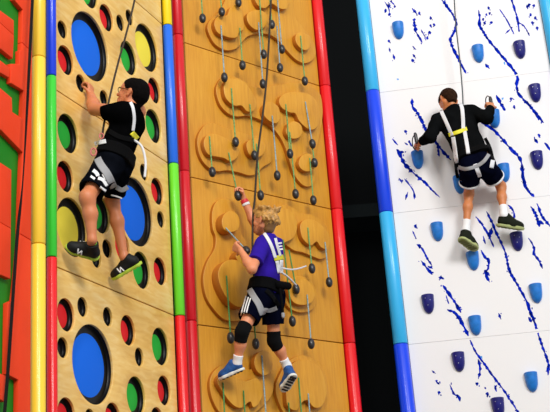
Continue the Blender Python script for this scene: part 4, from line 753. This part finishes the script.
# ---- boy in charcoal on the white wall
J=JD; up,r,fw=frame(J); s=1.0; fig=Fig(J['pelv']); b=Fld()
torso(b,J,0,s=s); arms(b,J,s); legs(b,J,s*.80)
L,hr_,hf,hu=head(b,J['head'],(-.42,.80,-.50),(-.05,.45,1),.93,J['neck'])
hand(b,J['haL'],np.array((-.45,.75,.15)),np.array((.5,.5,-.3)),s,.85,1)
hand(b,J['haR'],np.array((.02,.6,.75)),np.array((-.2,.8,-.6)),s,.85,-1)
body=fig.put('person',b.mesh('person',VB),M['skin_c']); tag(body,'dark haired boy in charcoal long-sleeved top and navy shorts climbing the white wall','person')
h=hair(Fld(),L,hr_,hf,hu,.93,.009,.03,-.088,.0014,190,[((0,-.045,-.03),(0,-.038,-.075),.05,.04)]); fig.put('hair',h.mesh('hair',.0045),M['hair_brown'],None,'short dark brown hair')
eyes(fig,L,.93)
sh=Fld(); torso(sh,J,.015,s=s); sleeves(sh,J,1,s,.062,.052,.86); sh.mods+=[wrinkle(.0035,40),plane(lerp(J['pelv'],J['neck'],.12),-up),plane(J['neck']+up*.035,nrm(up*.9+fw*.1))]; sh.add(J['neck']-up*.03,J['neck']+up*.05-fw*.01,.075,.056,.04)
fig.put('long_sleeved_top',sh.mesh('top',VB),M['sweat_black'])
so=Fld(); shorts(so,J,.62,s*.93,.090); so.mods.append(wrinkle(.003,48)); sho=fig.put('shorts',so.mesh('shorts',VB),M['navy'])
fig.put('hem_trim',hem_band(J,.62,s*.93,.090,.017).mesh('hem',.004),M['white'],sho,'white trim round the shorts hem')
bl=belt(J,s,.20,.05,.028,.004); hn=fig.put('harness',bl.mesh('harness',VB),M['harness_black'],None,'black climbing harness with white shoulder straps'); straps(fig,hn,[sh,so,bl],'D')
for q in 'LR':
    fig.put('sock',sock(J,q,s,.74 if q=='L' else .70).mesh('sock',.004),M['white'],None,'white sock')
    shoe(None,fig,q,J['he'+q],J['to'+q],J['an'+q],M['shoe_olive'],M['sole_pale'],M['sole_dark'],False,1.18)
# ---- what they hold and hang from
def tool(label,P0,P1,loop):
    P0,P1=np.array(P0),np.array(P1); t=empty('hook_tool',P0); tag(t,label,'climbing tool','hook tools held against the ice holds'); d=P1-P0
    V,Fc=tube([d*x for x in np.linspace(0,1,9)],[.013,.015,.0165,.0155,.0165,.0155,.0165,.014,.011],12); link('tool_grip',pymesh('tool_grip',V,Fc),M['grip'],t)
    V,Fc=tube([np.array(q)-P0 for q in smooth_path(loop,6)],.0045,8); link('tool_loop',pymesh('tool_loop',V,Fc),M['harness_black'],t)
tool('black handled hook tool in the lowered left fist of the climber in charcoal',TOOLL[0],TOOLL[1],TOOLL[2])
tool('black looped hook tool in the raised right fist of the climber in charcoal',TOOLR[0],TOOLR[1],TOOLR[2])
grip('dark egg grip clasped in the raised right hand of the blond climber',HELD[0],HELD[1],'cord_green')
grip('egg grip on a taut cord pulled sideways by the blond climber\'s left hand',RP['CB'][0],RP['CB'][2],'cord_blue')
rope('dark rope slanting from above down to the chest of the boy in the black T-shirt',RP['B'],.007,M['rope_brown'])
rope('dark rope hanging straight down to the waist of the blond boy in purple',RP['C'],.008,M['rope_brown'])
rope('thin grey rope hanging down behind the neck of the climber in charcoal',RP['D'],.0055,M['rope_grey'])
P=smooth_path(RP['M'],12); n=len(P); V=[];Fc=[]; o0=P[-1]
for i,p in enumerate(P):
    a=MAZE_TWIST(i/(n-1)); sd=np.array((math.cos(a),math.sin(a),0)); nn=np.array((-math.sin(a),math.cos(a),0))
    for x,y in ((-1,-1),(1,-1),(1,1),(-1,1)): V.append(p-o0+sd*x*.0085+nn*y*.0015)
for i in range(n-1):
    for j in range(4): a=i*4+j;b=i*4+(j+1)%4; Fc.append((a,b,b+4,a+4))
Fc+= [(3,2,1,0),tuple(range(4*n-4,4*n))]
tag(link('safety_strap',pymesh('safety_strap',V,Fc),M['webbing'],loc=tuple(o0),smooth=50),'twisted black webbing strap hanging in front of the orange maze blocks','strap')
